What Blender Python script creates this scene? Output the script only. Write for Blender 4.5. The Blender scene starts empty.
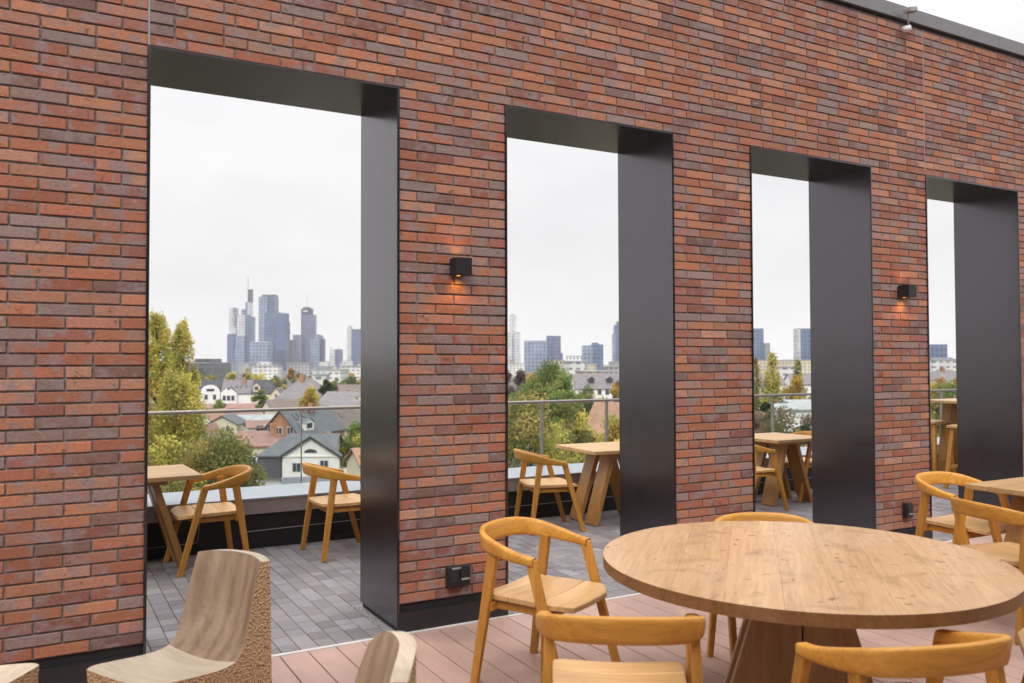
import bpy, math, random
from mathutils import Vector, Matrix
random.seed(7)
R = math.radians
scene = bpy.context.scene
COL = scene.collection
pi = math.pi

# ------------------------------------------------------------------ camera
CAM = Vector((0, -4.75, 1.6))
A_, PT, ROLL, FPX = 1.0605, 0.026, 0.0029, 845.56
fw = Vector((math.cos(A_)*math.cos(PT), math.sin(A_)*math.cos(PT), math.sin(PT)))
rt = Vector((math.sin(A_), -math.cos(A_), 0))
up = rt.cross(fw)
rt2 = (rt - ROLL*up).normalized(); up2 = (up + ROLL*rt).normalized()
cd = bpy.data.cameras.new('camera'); cam = bpy.data.objects.new('camera', cd); COL.objects.link(cam)
cd.sensor_width = 36; cd.lens = FPX*36/1024; cd.clip_start = 0.05; cd.clip_end = 30000
bk = -fw
cam.matrix_world = Matrix(((rt2.x, up2.x, bk.x, CAM.x), (rt2.y, up2.y, bk.y, CAM.y), (rt2.z, up2.z, bk.z, CAM.z), (0, 0, 0, 1)))
cd.dof.use_dof = True; cd.dof.focus_distance = 6.5; cd.dof.aperture_fstop = 3.2
scene.camera = cam
FH = Vector((math.cos(A_), math.sin(A_), 0)); RH = Vector((math.sin(A_), -math.cos(A_), 0))
RANG = math.atan2(RH.y, RH.x)
def at(px, d, z=0.0):
    "point of the land seen in the picture's column px, d metres away, at height z"
    p = CAM + FH*d + RH*((px-512)/FPX*d)
    return Vector((p.x, p.y, z))
def Z(py, d, px=512): return 1.6-(py-(363.5-.0029*(px-512)))*d/FPX
GZ = -18.0

# ------------------------------------------------------------------ material helpers
def newmat(name):
    m = bpy.data.materials.new(name); m.use_nodes = True
    nt = m.node_tree; b = nt.nodes['Principled BSDF']
    return m, nt, b
def N(nt, t, **kw):
    n = nt.nodes.new(t)
    for k, v in kw.items(): setattr(n, k, v)
    return n
def inp(n, **kw):
    for k, v in kw.items(): n.inputs[k.replace('_', ' ')].default_value = v
def rgba(c): return (c[0], c[1], c[2], 1)
def ramp(nt, stops, fac):
    r = N(nt, 'ShaderNodeValToRGB'); e = r.color_ramp.elements
    while len(e) < len(stops): e.new(0.5)
    for k, (p, c) in enumerate(stops):
        e[k].position = p; e[k].color = rgba(c) if len(c) == 3 else c
    nt.links.new(fac, r.inputs['Fac']); return r.outputs['Color']
def mix(nt, fac, a, b, mode='MIX'):
    m = N(nt, 'ShaderNodeMix', data_type='RGBA', blend_type=mode)
    for s, v in ((0, fac), (6, a), (7, b)):
        if hasattr(v, 'is_linked') or hasattr(v, 'links'): nt.links.new(v, m.inputs[s])
        elif s == 0: m.inputs[0].default_value = v
        else: m.inputs[s].default_value = rgba(v)
    return m.outputs[2]
def noise(nt, vec, scale, detail=4, rough=.55, dist=0):
    n = N(nt, 'ShaderNodeTexNoise'); inp(n, Scale=scale, Detail=detail, Roughness=rough, Distortion=dist)
    if vec is not None: nt.links.new(vec, n.inputs['Vector'])
    return n.outputs['Fac']
def objco(nt, scale=(1, 1, 1), rnd=True):
    tc = N(nt, 'ShaderNodeTexCoord'); mp = N(nt, 'ShaderNodeMapping'); mp.inputs['Scale'].default_value = scale
    nt.links.new(tc.outputs['Object'], mp.inputs['Vector'])
    if rnd:
        oi = N(nt, 'ShaderNodeObjectInfo'); mm = N(nt, 'ShaderNodeMath', operation='MULTIPLY'); mm.inputs[1].default_value = 37.0
        nt.links.new(oi.outputs['Random'], mm.inputs[0]); cx = N(nt, 'ShaderNodeCombineXYZ')
        for k in range(3): nt.links.new(mm.outputs[0], cx.inputs[k])
        nt.links.new(cx.outputs[0], mp.inputs['Location'])
    return mp.outputs['Vector']
def bump(nt, b, h, strength=.3, dist=.005):
    n = N(nt, 'ShaderNodeBump'); inp(n, Strength=strength, Distance=dist)
    nt.links.new(h, n.inputs['Height']); nt.links.new(n.outputs['Normal'], b.inputs['Normal'])
def attr(nt, name='Col'):
    a = N(nt, 'ShaderNodeVertexColor'); a.layer_name = name; return a.outputs['Color']
def plain(name, c, rough=.6, metal=0, var=.12, vscale=6, bmp=0, spec=.5):
    m, nt, b = newmat(name)
    v = objco(nt); n = noise(nt, v, vscale)
    c1 = tuple(x*(1-var) for x in c); c2 = tuple(min(1, x*(1+var)) for x in c)
    nt.links.new(ramp(nt, [(.3, c1), (.7, c2)], n), b.inputs['Base Color'])
    inp(b, Roughness=rough, Metallic=metal); b.inputs['Specular IOR Level'].default_value = spec
    if bmp: bump(nt, b, noise(nt, v, vscale*8), bmp, .004)
    return m
def wood(name, light, dark, axis='X', scale=1.0, rough=.45, usecol=False, knots=False, stains=False):
    m, nt, b = newmat(name)
    s = {'X': (1.2, 14, 14), 'Y': (14, 1.2, 14), 'Z': (14, 14, 1.2)}[axis]
    v = objco(nt, tuple(k*scale for k in s))
    if usecol:
        sc_ = N(nt, 'ShaderNodeVectorMath', operation='SCALE'); sc_.inputs['Scale'].default_value = 211.0; nt.links.new(attr(nt), sc_.inputs[0]); ad_ = N(nt, 'ShaderNodeVectorMath', operation='ADD'); nt.links.new(v, ad_.inputs[0]); nt.links.new(sc_.outputs[0], ad_.inputs[1]); v = ad_.outputs[0]
    n1 = noise(nt, v, 1.0, 5, .6, .6); n2 = noise(nt, v, 4.5, 6, .65, .3)
    c = ramp(nt, [(.28, dark), (.5, tuple((a+d)/2 for a, d in zip(light, dark))), (.72, light)], n1)
    c = mix(nt, .35, c, ramp(nt, [(.35, tuple(x*.72 for x in dark)), (.6, light)], n2), 'MIX')
    if usecol: c = mix(nt, 1.0, c, attr(nt), 'MULTIPLY')
    oi = N(nt, 'ShaderNodeObjectInfo'); hs = N(nt, 'ShaderNodeHueSaturation')
    mr = N(nt, 'ShaderNodeMapRange'); inp(mr, To_Min=.78, To_Max=1.14); nt.links.new(oi.outputs['Random'], mr.inputs['Value'])
    nt.links.new(mr.outputs[0], hs.inputs['Value']); nt.links.new(c, hs.inputs['Color']); c = hs.outputs['Color']
    if stains:
        w = objco(nt, (1, 1, 1)); sn = noise(nt, w, 5.0, 3, .5, .5)
        f = ramp(nt, [(.57, (0, 0, 0)), (.68, (.45, .45, .45))], sn)
        c = mix(nt, f, c, tuple(x*.62 for x in dark))
        sp = noise(nt, w, 19.0, 2, .5, .2); f2 = ramp(nt, [(.66, (0, 0, 0)), (.72, (.75, .75, .75))], sp)
        c = mix(nt, f2, c, (.20, .085, .05))
        big = noise(nt, w, 1.7, 2, .5, .4); f3 = ramp(nt, [(.45, (0, 0, 0)), (.8, (.18, .18, .18))], big)
        c = mix(nt, f3, c, (.62, .47, .38))
    if knots:
        w = objco(nt, (5, 5, 1.3)); wv = N(nt, 'ShaderNodeTexWave'); wv.wave_type = 'BANDS'; inp(wv, Scale=.8, Distortion=6, Detail=4, Detail_Scale=.8, Detail_Roughness=.6)
        nt.links.new(w, wv.inputs['Vector'])
        c = mix(nt, .2, c, ramp(nt, [(.05, tuple(x*.6 for x in dark)), (.45, tuple((a+d)/2 for a, d in zip(light, dark))), (.85, light)], wv.outputs['Fac']))
    nt.links.new(c, b.inputs['Base Color']); inp(b, Roughness=rough)
    bump(nt, b, n2, .12, .002)
    return m
M = {}
# brick: colour of each brick comes with the brick; scorched patches and grit from noise
m, nt, b = newmat('brick'); v = objco(nt, rnd=False)
mp2 = N(nt, 'ShaderNodeMapping'); mp2.inputs['Scale'].default_value = (8.5, 3, 8); nt.links.new(v, mp2.inputs['Vector'])
c = attr(nt)
sc_ = N(nt, 'ShaderNodeVectorMath', operation='SCALE'); sc_.inputs['Scale'].default_value = 137.0; nt.links.new(c, sc_.inputs[0])
ad_ = N(nt, 'ShaderNodeVectorMath', operation='ADD'); nt.links.new(mp2.outputs[0], ad_.inputs[0]); nt.links.new(sc_.outputs[0], ad_.inputs[1])
pn = noise(nt, ad_.outputs[0], 1.0, 3, .6, .4)
c = mix(nt, ramp(nt, [(.485, (0, 0, 0)), (.63, (.85, .85, .85))], pn), c, (.235, .175, .172))
pn2 = noise(nt, ad_.outputs[0], 2.2, 4, .65, .3)
c = mix(nt, ramp(nt, [(.62, (0, 0, 0)), (.72, (.6, .6, .6))], pn2), c, (.36, .275, .25))
c = mix(nt, ramp(nt, [(.30, (.75, .75, .75)), (.38, (0, 0, 0))], pn2), c, (.085, .042, .035))
g = noise(nt, v, 60, 6, .7)
c = mix(nt, .6, c, ramp(nt, [(.3, (.55, .55, .55)), (.65, (1.15, 1.15, 1.15))], g), 'MULTIPLY')
nt.links.new(c, b.inputs['Base Color']); inp(b, Roughness=.8); bump(nt, b, g, .8, .006); M['brick'] = m
M['mortar'] = plain('mortar', (.20, .165, .155), .95, var=.35, vscale=40, bmp=.6)
M['dark_metal'] = plain('anthracite_metal', (.013, .012, .014), .45, var=.05, vscale=3, spec=.5)
m, nt, b = newmat('lining_metal'); v = objco(nt)
nt.links.new(ramp(nt, [(.3, (.008, .0066, .009)), (.7, (.0105, .0088, .0118))], noise(nt, v, 3)), b.inputs['Base Color'])
nt.links.new(ramp(nt, [(.3, (.19, .19, .19)), (.7, (.25, .25, .25))], noise(nt, v, 9)), b.inputs['Roughness'])
b.inputs['Specular IOR Level'].default_value = 1.0; b.inputs['IOR'].default_value = 1.66; b.inputs['Specular Tint'].default_value = (1, .93, .985, 1); bump(nt, b, noise(nt, v, 2.2, 2, .4), .06, .01); M['lining'] = m
M['black'] = plain('black_board', (.013, .013, .015), .6)
M['coping'] = plain('coping_metal', (.17, .165, .17), .42, .35, var=.06)
M['fascia'] = plain('fascia_metal', (.31, .27, .265), .45, .25, var=.06)
M['ledge'] = plain('ledge_metal', (.36, .39, .43), .38, .3, var=.05)
M['steel'] = plain('rail_steel', (.30, .265, .24), .4, .6, var=.05)
M['post'] = plain('post_metal', (.36, .33, .30), .4, .5)
M['white_plastic'] = plain('white_plastic', (.72, .72, .70), .5)
M['grey_plastic'] = plain('grey_plastic', (.28, .27, .27), .45)
M['teak'] = wood('teak', (.68, .33, .052), (.45, .18, .018), 'X', rough=.55)
M['teak_leg'] = wood('teak_leg', (.60, .28, .044), (.38, .147, .015), 'Z', rough=.55)
M['teak_seat'] = wood('teak_seat', (.70, .43, .195), (.53, .29, .105), 'X', usecol=True)
M['tabletop'] = wood('table_top_wood', (.66, .42, .235), (.46, .255, .12), 'X', usecol=True, rough=.4, stains=True)
M['table_small'] = wood('small_table_wood', (.60, .39, .185), (.45, .265, .105), 'X', usecol=True, rough=.45)
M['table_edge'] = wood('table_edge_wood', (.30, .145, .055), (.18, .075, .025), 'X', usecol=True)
M['slab_wood'] = wood('slab_wood', (.46, .235, .075), (.30, .135, .035), 'Z')
M['slab_dark'] = wood('pedestal_wood', (.46, .26, .115), (.30, .15, .055), 'Z')
M['block_smooth'] = wood('block_smooth', (.36, .25, .165), (.17, .098, .055), 'Z', scale=.55, rough=.6, knots=True)
M['block_pale'] = wood('block_pale', (.56, .47, .36), (.42, .33, .235), 'X', scale=.6, rough=.6)
m, nt, b = newmat('chiselled'); v = objco(nt)
vo = N(nt, 'ShaderNodeTexVoronoi'); inp(vo, Scale=92); nt.links.new(v, vo.inputs['Vector'])
nt.links.new(ramp(nt, [(.0, (.56, .38, .225)), (.5, (.48, .305, .165)), (.85, (.36, .205, .10))], vo.outputs['Distance']), b.inputs['Base Color'])
inp(b, Roughness=.7); bump(nt, b, vo.outputs['Distance'], 1.0, .012); M['chisel'] = m
m, nt, b = newmat('paver'); v = objco(nt, rnd=False); n1 = noise(nt, v, 55, 5, .7); n2 = noise(nt, v, 1.3, 3)
c = mix(nt, .7, attr(nt), ramp(nt, [(.3, (.7, .7, .7)), (.7, (1.15, 1.15, 1.15))], n1), 'MULTIPLY')
c = mix(nt, .6, c, ramp(nt, [(.35, (.78, .77, .78)), (.65, (1.08, 1.06, 1.05))], n2), 'MULTIPLY')
nt.links.new(c, b.inputs['Base Color']); inp(b, Roughness=.75); bump(nt, b, n1, .3, .003); M['paver'] = m
m, nt, b = newmat('decking'); v = objco(nt, (60, 1.2, 1), rnd=False); n1 = noise(nt, v, 1.5, 5, .7)
v2 = objco(nt, rnd=False); n2 = noise(nt, v2, 2.2, 4)
c = mix(nt, .5, attr(nt), ramp(nt, [(.3, (.82, .82, .82)), (.7, (1.1, 1.1, 1.1))], n1), 'MULTIPLY')
c = mix(nt, .75, c, ramp(nt, [(.35, (.74, .74, .75)), (.65, (1.1, 1.08, 1.06))], n2), 'MULTIPLY')
sp_ = noise(nt, v2, 24, 3, .6); c = mix(nt, ramp(nt, [(.66, (0, 0, 0)), (.74, (.5, .5, .5))], sp_), c, (.16, .11, .09))
nt.links.new(c, b.inputs['Base Color']); inp(b, Roughness=.62); bump(nt, b, n1, .25, .002); M['deck'] = m
M['joint'] = plain('joint_sand', (.06, .056, .055), .95)
M['gravel'] = plain('gravel', (.22, .21, .21), .9, var=.9, vscale=70, bmp=1)
M['white_strip'] = plain('white_strip', (.50, .46, .44), .5)
m, nt, b = newmat('clear_glass')
for n in list(nt.nodes): nt.nodes.remove(n)
out = N(nt, 'ShaderNodeOutputMaterial'); tr = N(nt, 'ShaderNodeBsdfTransparent'); tr.inputs[0].default_value = (.93, .955, .945, 1)
gl = N(nt, 'ShaderNodeBsdfGlossy'); inp(gl, Roughness=.02); mx = N(nt, 'ShaderNodeMixShader'); fr = N(nt, 'ShaderNodeFresnel'); inp(fr, IOR=1.35)
ge = N(nt, 'ShaderNodeNewGeometry'); sb = N(nt, 'ShaderNodeMath', operation='SUBTRACT'); sb.inputs[0].default_value = 1; nt.links.new(ge.outputs['Backfacing'], sb.inputs[1]); mu = N(nt, 'ShaderNodeMath', operation='MULTIPLY'); nt.links.new(fr.outputs[0], mu.inputs[0]); nt.links.new(sb.outputs[0], mu.inputs[1])
nt.links.new(mu.outputs[0], mx.inputs[0]); nt.links.new(tr.outputs[0], mx.inputs[1]); nt.links.new(gl.outputs[0], mx.inputs[2]); nt.links.new(mx.outputs[0], out.inputs[0]); M['glass'] = m
def emit(name, c, s):
    m, nt, b = newmat(name); b.inputs['Base Color'].default_value = rgba(c); b.inputs['Emission Color'].default_value = rgba(c); b.inputs['Emission Strength'].default_value = s; return m
M['lamp_glow'] = emit('lamp_glow', (1, .42, .08), 1.3)
# leaves
def leafmat(name):
    m, nt, b = newmat(name)
    for n in list(nt.nodes): nt.nodes.remove(n)
    out = N(nt, 'ShaderNodeOutputMaterial'); d = N(nt, 'ShaderNodeBsdfDiffuse'); t = N(nt, 'ShaderNodeBsdfTranslucent'); mx = N(nt, 'ShaderNodeMixShader'); mx.inputs[0].default_value = .45
    a = attr(nt); nt.links.new(a, d.inputs[0]); nt.links.new(a, t.inputs[0])
    nt.links.new(d.outputs[0], mx.inputs[1]); nt.links.new(t.outputs[0], mx.inputs[2]); nt.links.new(mx.outputs[0], out.inputs[0]); return m
M['leaf'] = leafmat('leaf')
M['bark'] = plain('bark', (.11, .085, .065), .9, var=.3, vscale=8)
def roofmat(name, c, c2, s=3.0, rough=.7):
    m, nt, b = newmat(name); v = objco(nt)
    br = N(nt, 'ShaderNodeTexBrick'); inp(br, Scale=s, Mortar_Size=.03, Brick_Width=.4, Row_Height=.33, Color1=rgba(c), Color2=rgba(c2), Mortar=rgba(tuple(x*.6 for x in c)))
    nt.links.new(v, br.inputs['Vector'])
    n1 = noise(nt, v, .8, 4)
    cc = mix(nt, .7, br.outputs['Color'], ramp(nt, [(.3, (.7, .7, .7)), (.7, (1.2, 1.2, 1.2))], n1), 'MULTIPLY')
    nt.links.new(cc, b.inputs['Base Color']); inp(b, Roughness=rough); return m
M['roof_grey'] = roofmat('roof_grey', (.10, .11, .125), (.125, .135, .15))
M['roof_dark'] = roofmat('roof_dark', (.045, .045, .058), (.06, .06, .075))
M['roof_red'] = roofmat('roof_red', (.235, .13, .105), (.30, .17, .14))
M['roof_orange'] = roofmat('roof_orange', (.30, .16, .105), (.38, .21, .14))
M['roof_mauve'] = roofmat('roof_mauve', (.17, .155, .165), (.20, .18, .19))
M['roof_brown'] = roofmat('roof_brown', (.13, .10, .085), (.17, .13, .11))
M['roof_flat'] = plain('flat_roof', (.30, .31, .31), .8, var=.2, vscale=.8)
M['render_white'] = plain('white_render', (.72, .71, .69), .8, var=.07, vscale=1)
M['render_cream'] = plain('cream_render', (.60, .53, .40), .8, var=.08, vscale=1)
M['render_grey'] = plain('grey_render', (.38, .38, .38), .8, var=.08, vscale=1)
M['far_brick'] = roofmat('far_brick', (.33, .17, .10), (.40, .21, .125), 4, .85)
M['win_dark'] = plain('window_glass', (.05, .06, .075), .15)
M['trim_dark'] = plain('dark_trim', (.045, .045, .05), .6)
def facade(name, wall, win, sx=.35, sy=.28, mortar=.06, rough=.35, metal=0.):
    "rows and columns of windows, in metres"
    m, nt, b = newmat(name); tc = N(nt, 'ShaderNodeTexCoord'); sp = N(nt, 'ShaderNodeSeparateXYZ'); nt.links.new(tc.outputs['Object'], sp.inputs[0])
    ad = N(nt, 'ShaderNodeMath', operation='ADD'); nt.links.new(sp.outputs[0], ad.inputs[0]); nt.links.new(sp.outputs[1], ad.inputs[1])
    cb = N(nt, 'ShaderNodeCombineXYZ'); nt.links.new(ad.outputs[0], cb.inputs[0]); nt.links.new(sp.outputs[2], cb.inputs[1])
    br = N(nt, 'ShaderNodeTexBrick'); br.offset = 0; inp(br, Scale=1, Mortar_Size=mortar, Brick_Width=sx, Row_Height=sy, Color1=rgba(win), Color2=rgba(tuple(x*1.5 for x in win)), Mortar=rgba(wall)); br.inputs['Mortar Smooth'].default_value = .3
    nt.links.new(cb.outputs[0], br.inputs['Vector']); nz = noise(nt, tc.outputs['Object'], .035, 3); cc = mix(nt, .6, br.outputs['Color'], ramp(nt, [(.35, (.7, .72, .75)), (.65, (1.25, 1.25, 1.25))], nz), 'MULTIPLY'); nt.links.new(cc, b.inputs['Base Color']); inp(b, Roughness=rough, Metallic=metal); return m
M['tw_white'] = facade('tower_white', (.50, .50, .50), (.26, .28, .32), 10.5, 8.8, 2.28, .5)
M['tw_grey'] = facade('tower_grey', (.24, .28, .37), (.09, .12, .19), 9, 8.8, 1.71)
M['tw_slate'] = facade('tower_slate', (.12, .16, .26), (.045, .07, .14), 7.5, 8.8, 1.33)
M['tw_blue'] = facade('tower_blue', (.10, .15, .26), (.04, .07, .14), 9, 8.8, 1.33)
M['tw_navy'] = facade('tower_navy', (.07, .085, .14), (.025, .035, .075), 9, 8.8, 1.14)
M['tw_mauve'] = facade('tower_mauve', (.15, .16, .25), (.075, .085, .15), 7.5, 8.8, 1.52)
M['tw_green'] = facade('tower_green', (.22, .26, .28), (.12, .15, .17), 7.5, 8.8, 1.71)
M['tw_dark'] = facade('tower_dark', (.10, .10, .115), (.05, .05, .06), 7.5, 8.8, 1.33)
M['blk_white'] = facade('block_white', (.62, .61, .58), (.17, .18, .2), 5, 3.6, 1.3, .7)
M['blk_cream'] = facade('block_cream', (.55, .47, .36), (.15, .14, .13), 4, 3.4, 1.2, .8)
M['blk_grey'] = facade('block_grey', (.34, .33, .34), (.12, .12, .14), 4, 3.4, 1.1, .8)

# ------------------------------------------------------------------ mesh builder
class MB:
    def __init__(s): s.v = []; s.f = []; s.c = []; s.m = []
    def face(s, pts, col=(1, 1, 1), mi=0):
        i = len(s.v); s.v += [tuple(p) for p in pts]; s.f.append(tuple(range(i, i+len(pts)))); s.c.append(col); s.m.append(mi)
    def hexa(s, p, col=(1, 1, 1), mi=0, skip=()):
        "8 points: bottom ring 0-3 counter-clockwise, top ring 4-7"
        i = len(s.v); s.v += [tuple(q) for q in p]
        fs = {'b': (3, 2, 1, 0), 't': (4, 5, 6, 7), 'f': (0, 1, 5, 4), 'r': (1, 2, 6, 5), 'k': (2, 3, 7, 6), 'l': (3, 0, 4, 7)}
        for k, q in fs.items():
            if k in skip: continue
            s.f.append(tuple(i+a for a in q)); s.c.append(col); s.m.append(mi)
    def box(s, x0, x1, y0, y1, z0, z1, col=(1, 1, 1), mi=0, skip=()):
        s.hexa([(x0, y0, z0), (x1, y0, z0), (x1, y1, z0), (x0, y1, z0), (x0, y0, z1), (x1, y0, z1), (x1, y1, z1), (x0, y1, z1)], col, mi, skip)
    def prism(s, poly, z0, z1, col=(1, 1, 1), mi=0, top_scale=1, mi_side=None):
        n = len(poly); i = len(s.v); cx = sum(p[0] for p in poly)/n; cy = sum(p[1] for p in poly)/n
        s.v += [(p[0], p[1], z0) for p in poly]+[(cx+(p[0]-cx)*top_scale, cy+(p[1]-cy)*top_scale, z1) for p in poly]
        ms = mi if mi_side is None else mi_side
        for k in range(n):
            a, b2 = k, (k+1) % n; s.f.append((i+a, i+b2, i+n+b2, i+n+a)); s.c.append(col); s.m.append(ms)
        s.f.append(tuple(i+n+k for k in range(n))); s.c.append(col); s.m.append(mi)
        s.f.append(tuple(i+k for k in reversed(range(n)))); s.c.append(col); s.m.append(mi)
    def bar(s, a, b2, w, t, side=(1, 0, 0), w2=None, t2=None, col=(1, 1, 1), mi=0):
        "tapered bar from a to b; w along side, t across"
        a = Vector(a); b2 = Vector(b2); d = (b2-a).normalized(); sd = Vector(side); sd = (sd-d*sd.dot(d)).normalized(); n = d.cross(sd)
        w2 = w2 or w; t2 = t2 or t
        q = [a+sd*(-w/2)-n*t/2, a+sd*w/2-n*t/2, a+sd*w/2+n*t/2, a-sd*w/2+n*t/2, b2-sd*w2/2-n*t2/2, b2+sd*w2/2-n*t2/2, b2+sd*w2/2+n*t2/2, b2-sd*w2/2+n*t2/2]
        s.hexa(q, col, mi)
    def tube(s, pts, r, n=8, col=(1, 1, 1), mi=0, r2=None):
        pts = [Vector(p) for p in pts]; i = len(s.v); L = len(pts)
        for k, p in enumerate(pts):
            d = (pts[min(k+1, L-1)]-pts[max(k-1, 0)]).normalized(); u = d.cross(Vector((0, 0, 1)));
            if u.length < 1e-3: u = Vector((1, 0, 0))
            u.normalize(); w = d.cross(u); rr = r if r2 is None else r+(r2-r)*k/max(1, L-1)
            for j in range(n):
                a = 2*pi*j/n; s.v.append(tuple(p+u*math.cos(a)*rr+w*math.sin(a)*rr))
        for k in range(L-1):
            for j in range(n):
                a, b2 = i+k*n+j, i+k*n+(j+1) % n; s.f.append((a, b2, b2+n, a+n)); s.c.append(col); s.m.append(mi)
        s.f.append(tuple(i+j for j in reversed(range(n)))); s.c.append(col); s.m.append(mi)
        s.f.append(tuple(i+(L-1)*n+j for j in range(n))); s.c.append(col); s.m.append(mi)
    def build(s, name, mats, parent=None, smooth=False, bevel=0, seg=2):
        me = bpy.data.meshes.new(name); me.from_pydata(s.v, [], s.f)
        mats = mats if isinstance(mats, (list, tuple)) else [mats]
        for m in mats: me.materials.append(m)
        me.polygons.foreach_set('material_index', s.m)
        ca = me.color_attributes.new('Col', 'FLOAT_COLOR', 'CORNER'); buf = []
        for f, c in zip(s.f, s.c): buf += [c[0], c[1], c[2], 1.0]*len(f)
        ca.data.foreach_set('color', buf)
        if smooth: me.polygons.foreach_set('use_smooth', [True]*len(s.f))
        me.update()
        o = bpy.data.objects.new(name, me); COL.objects.link(o)
        if parent: o.parent = parent
        if bevel:
            bm = o.modifiers.new('bevel', 'BEVEL'); bm.width = bevel; bm.segments = seg; bm.limit_method = 'ANGLE'; bm.angle_limit = R(40)
        return o
def tag(o, label=None, cat=None, group=None, kind=None):
    if label: o['label'] = label
    if cat: o['category'] = cat
    if group: o['group'] = group
    if kind: o['kind'] = kind
    return o
def thing(name, label, cat, loc=(0, 0, 0), rz=0, group=None):
    o = bpy.data.objects.new(name, None); o.empty_display_size = .1; COL.objects.link(o); o.location = loc; o.rotation_euler = (0, 0, rz)
    return tag(o, label, cat, group)
def dup(root, loc, rz, label, group=None):
    def cp(o, parent):
        c = o.copy(); COL.objects.link(c); c.parent = parent
        for ch in list(o.children): cp(ch, c)
        return c
    c = cp(root, None); c.location = loc; c.rotation_euler = (0, 0, rz); c['label'] = label
    if group: c['group'] = group
    return c
def structure(o): o['kind'] = 'structure'; return o

# ------------------------------------------------------------------ terrace floor
mb = MB(); rng = random.Random(3); x = -4.0+.104; pal = [(.225, .205, .213), (.20, .18, .187), (.25, .232, .245), (.185, .163, .168), (.24, .213, .212)]
X = 1.194-.105*50
while X < 13:
    y = -.012-rng.random()*.2
    while y < 2.80:
        L = rng.choice([.105, .13, .158, .2]); y1 = min(y+L, 2.80); y0 = max(y, -.012); e = .0022
        c = rng.choice(pal); k = rng.uniform(.86, 1.08); h = rng.uniform(-.001, .001)
        if y1-y0 > .02: mb.box(X+e, X+.105-e, y0+e, y1-e, -.03, h, tuple(q*k for q in c), 0, ('b',))
        y += L
    X += .105
o = structure(mb.build('paving', M['paver'], bevel=.002, seg=1))
mb = MB(); mb.box(-4.1, 13.1, -.012, 2.82, -.35, -.006); structure(mb.build('paving_bed', M['joint']))
mb = MB(); X = 1.169-.158*34
while X < 12.5:
    k = rng.uniform(.93, 1.07); c = (.41*k, .265*k, .22*k)
    mb.box(X+.003, X+.155, -6.88, -.046, -.024, .001, c, 0, ('b',)); X += .158
structure(mb.build('decking', M['deck'], bevel=.003, seg=1))
mb = MB(); mb.box(-4.2, 12.5, -6.88, -.046, -.35, -.022); structure(mb.build('deck_base', M['joint']))
mb = MB(); mb.box(-4.2, 12.5, -.044, -.014, -.03, .004); structure(mb.build('deck_edge_strip', M['white_strip']))

# ------------------------------------------------------------------ brick wall with its openings
S = [0.495, 1.870, 2.622, 3.989, 4.774, 6.144, 6.905, 8.295]
OPEN = [(-1.64, -.265), (S[0], S[1]), (S[2], S[3]), (S[4], S[5]), (S[6], S[7]), (9.06, 10.44)]
XL, XR, T, ZT, ZB, ZC, CH = -4.2, 12.4, .637, 3.269, .166, 4.594, .06206
wall = thing('brick_wall', 'tall red brick screen wall with deep black lined openings across the terrace', 'wall')
mb = MB(); xs = [XL]+[q for a in OPEN for q in a]+[XR]
for k in range(0, len(xs), 2): mb.box(xs[k]+.01, xs[k+1]-.01, .0095, T, ZB, ZT, mi=0)
mb.box(XL, XR, .0095, T, ZT+.002, ZC)
mb.build('wall_core', M['mortar'], wall)
mb = MB(); rng = random.Random(11)
base = [(0.368, 0.138, 0.073), (0.331, 0.117, 0.066), (0.394, 0.162, 0.089), (0.299, 0.1, 0.059), (0.352, 0.153, 0.103), (0.255, 0.093, 0.068), (0.178, 0.094, 0.075), (0.247, 0.167, 0.145), (0.213, 0.131, 0.108), (0.384, 0.186, 0.124)]
wts = [4.5, 5, 3.2, 4.4, 3, 3, 1.6, 1.9, 2.1, 1.7]
prev = {}
def brick_row(x0, x1, z):
    tot = x1-x0; best = None; key = round(x0, 2)
    for attempt in range(14):
        seq = [.115] if rng.random() < .5 else ([.24] if rng.random() < .8 else [.178])
        while sum(seq)+.010*len(seq) < tot-.06:
            seq.append(.24 if (rng.random() < .72 or seq[-1] == .115) else .115)
        if len(seq) > 1 and (sum(seq)+.01*len(seq)-tot) > .09: seq[-1] = .115
        k = (tot-.010*(len(seq)-1))/sum(seq); x = x0; js = []
        for L in seq[:-1]: x += L*k+.010; js.append(x)
        bad = abs(k-1)*8+sum(1 for q in js for p in prev.get(key, []) if abs(q-p) < .035)/max(1, len(js))
        if best is None or bad < best[0]: best = (bad, seq, k, js)
    bad, seq, k, js = best; prev[key] = js; x = x0
    for L in seq:
        L *= k; c = rng.choices(base, wts)[0]; q = rng.uniform(.82, 1.18); d = rng.uniform(-.0018, .0018); jz = rng.uniform(-.0014, .0014); ja, jb = rng.uniform(-.0015, .0015), rng.uniform(-.0015, .0015)
        mb.box(x+ja, x+L+jb, d, .016, z+.0048+jz, z+CH-.0052+jz, tuple(a*q for a in c), 0, ('k',)); x += L+.010
zrow = ZB; nrow = 0
while zrow < ZC-.03:
    if nrow < 50:
        for k in range(0, len(xs), 2): brick_row(xs[k]+(.012 if k else 0), xs[k+1]-.012, zrow)
    else:
        for a, b2 in ((XL, S[0]-.014), (S[0]-.002, S[6]-.014), (S[6]-.002, XR)): brick_row(a, b2, zrow)
    zrow += CH; nrow += 1
mb.build('brick_facing', M['brick'], wall, bevel=.0025, seg=1)
for xj in (S[0], S[6]):
    mb = MB(); mb.box(xj-.0135, xj-.0025, .004, .02, ZT+.004, ZC); mb.build('movement_joint', M['grey_plastic'], wall)
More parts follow.
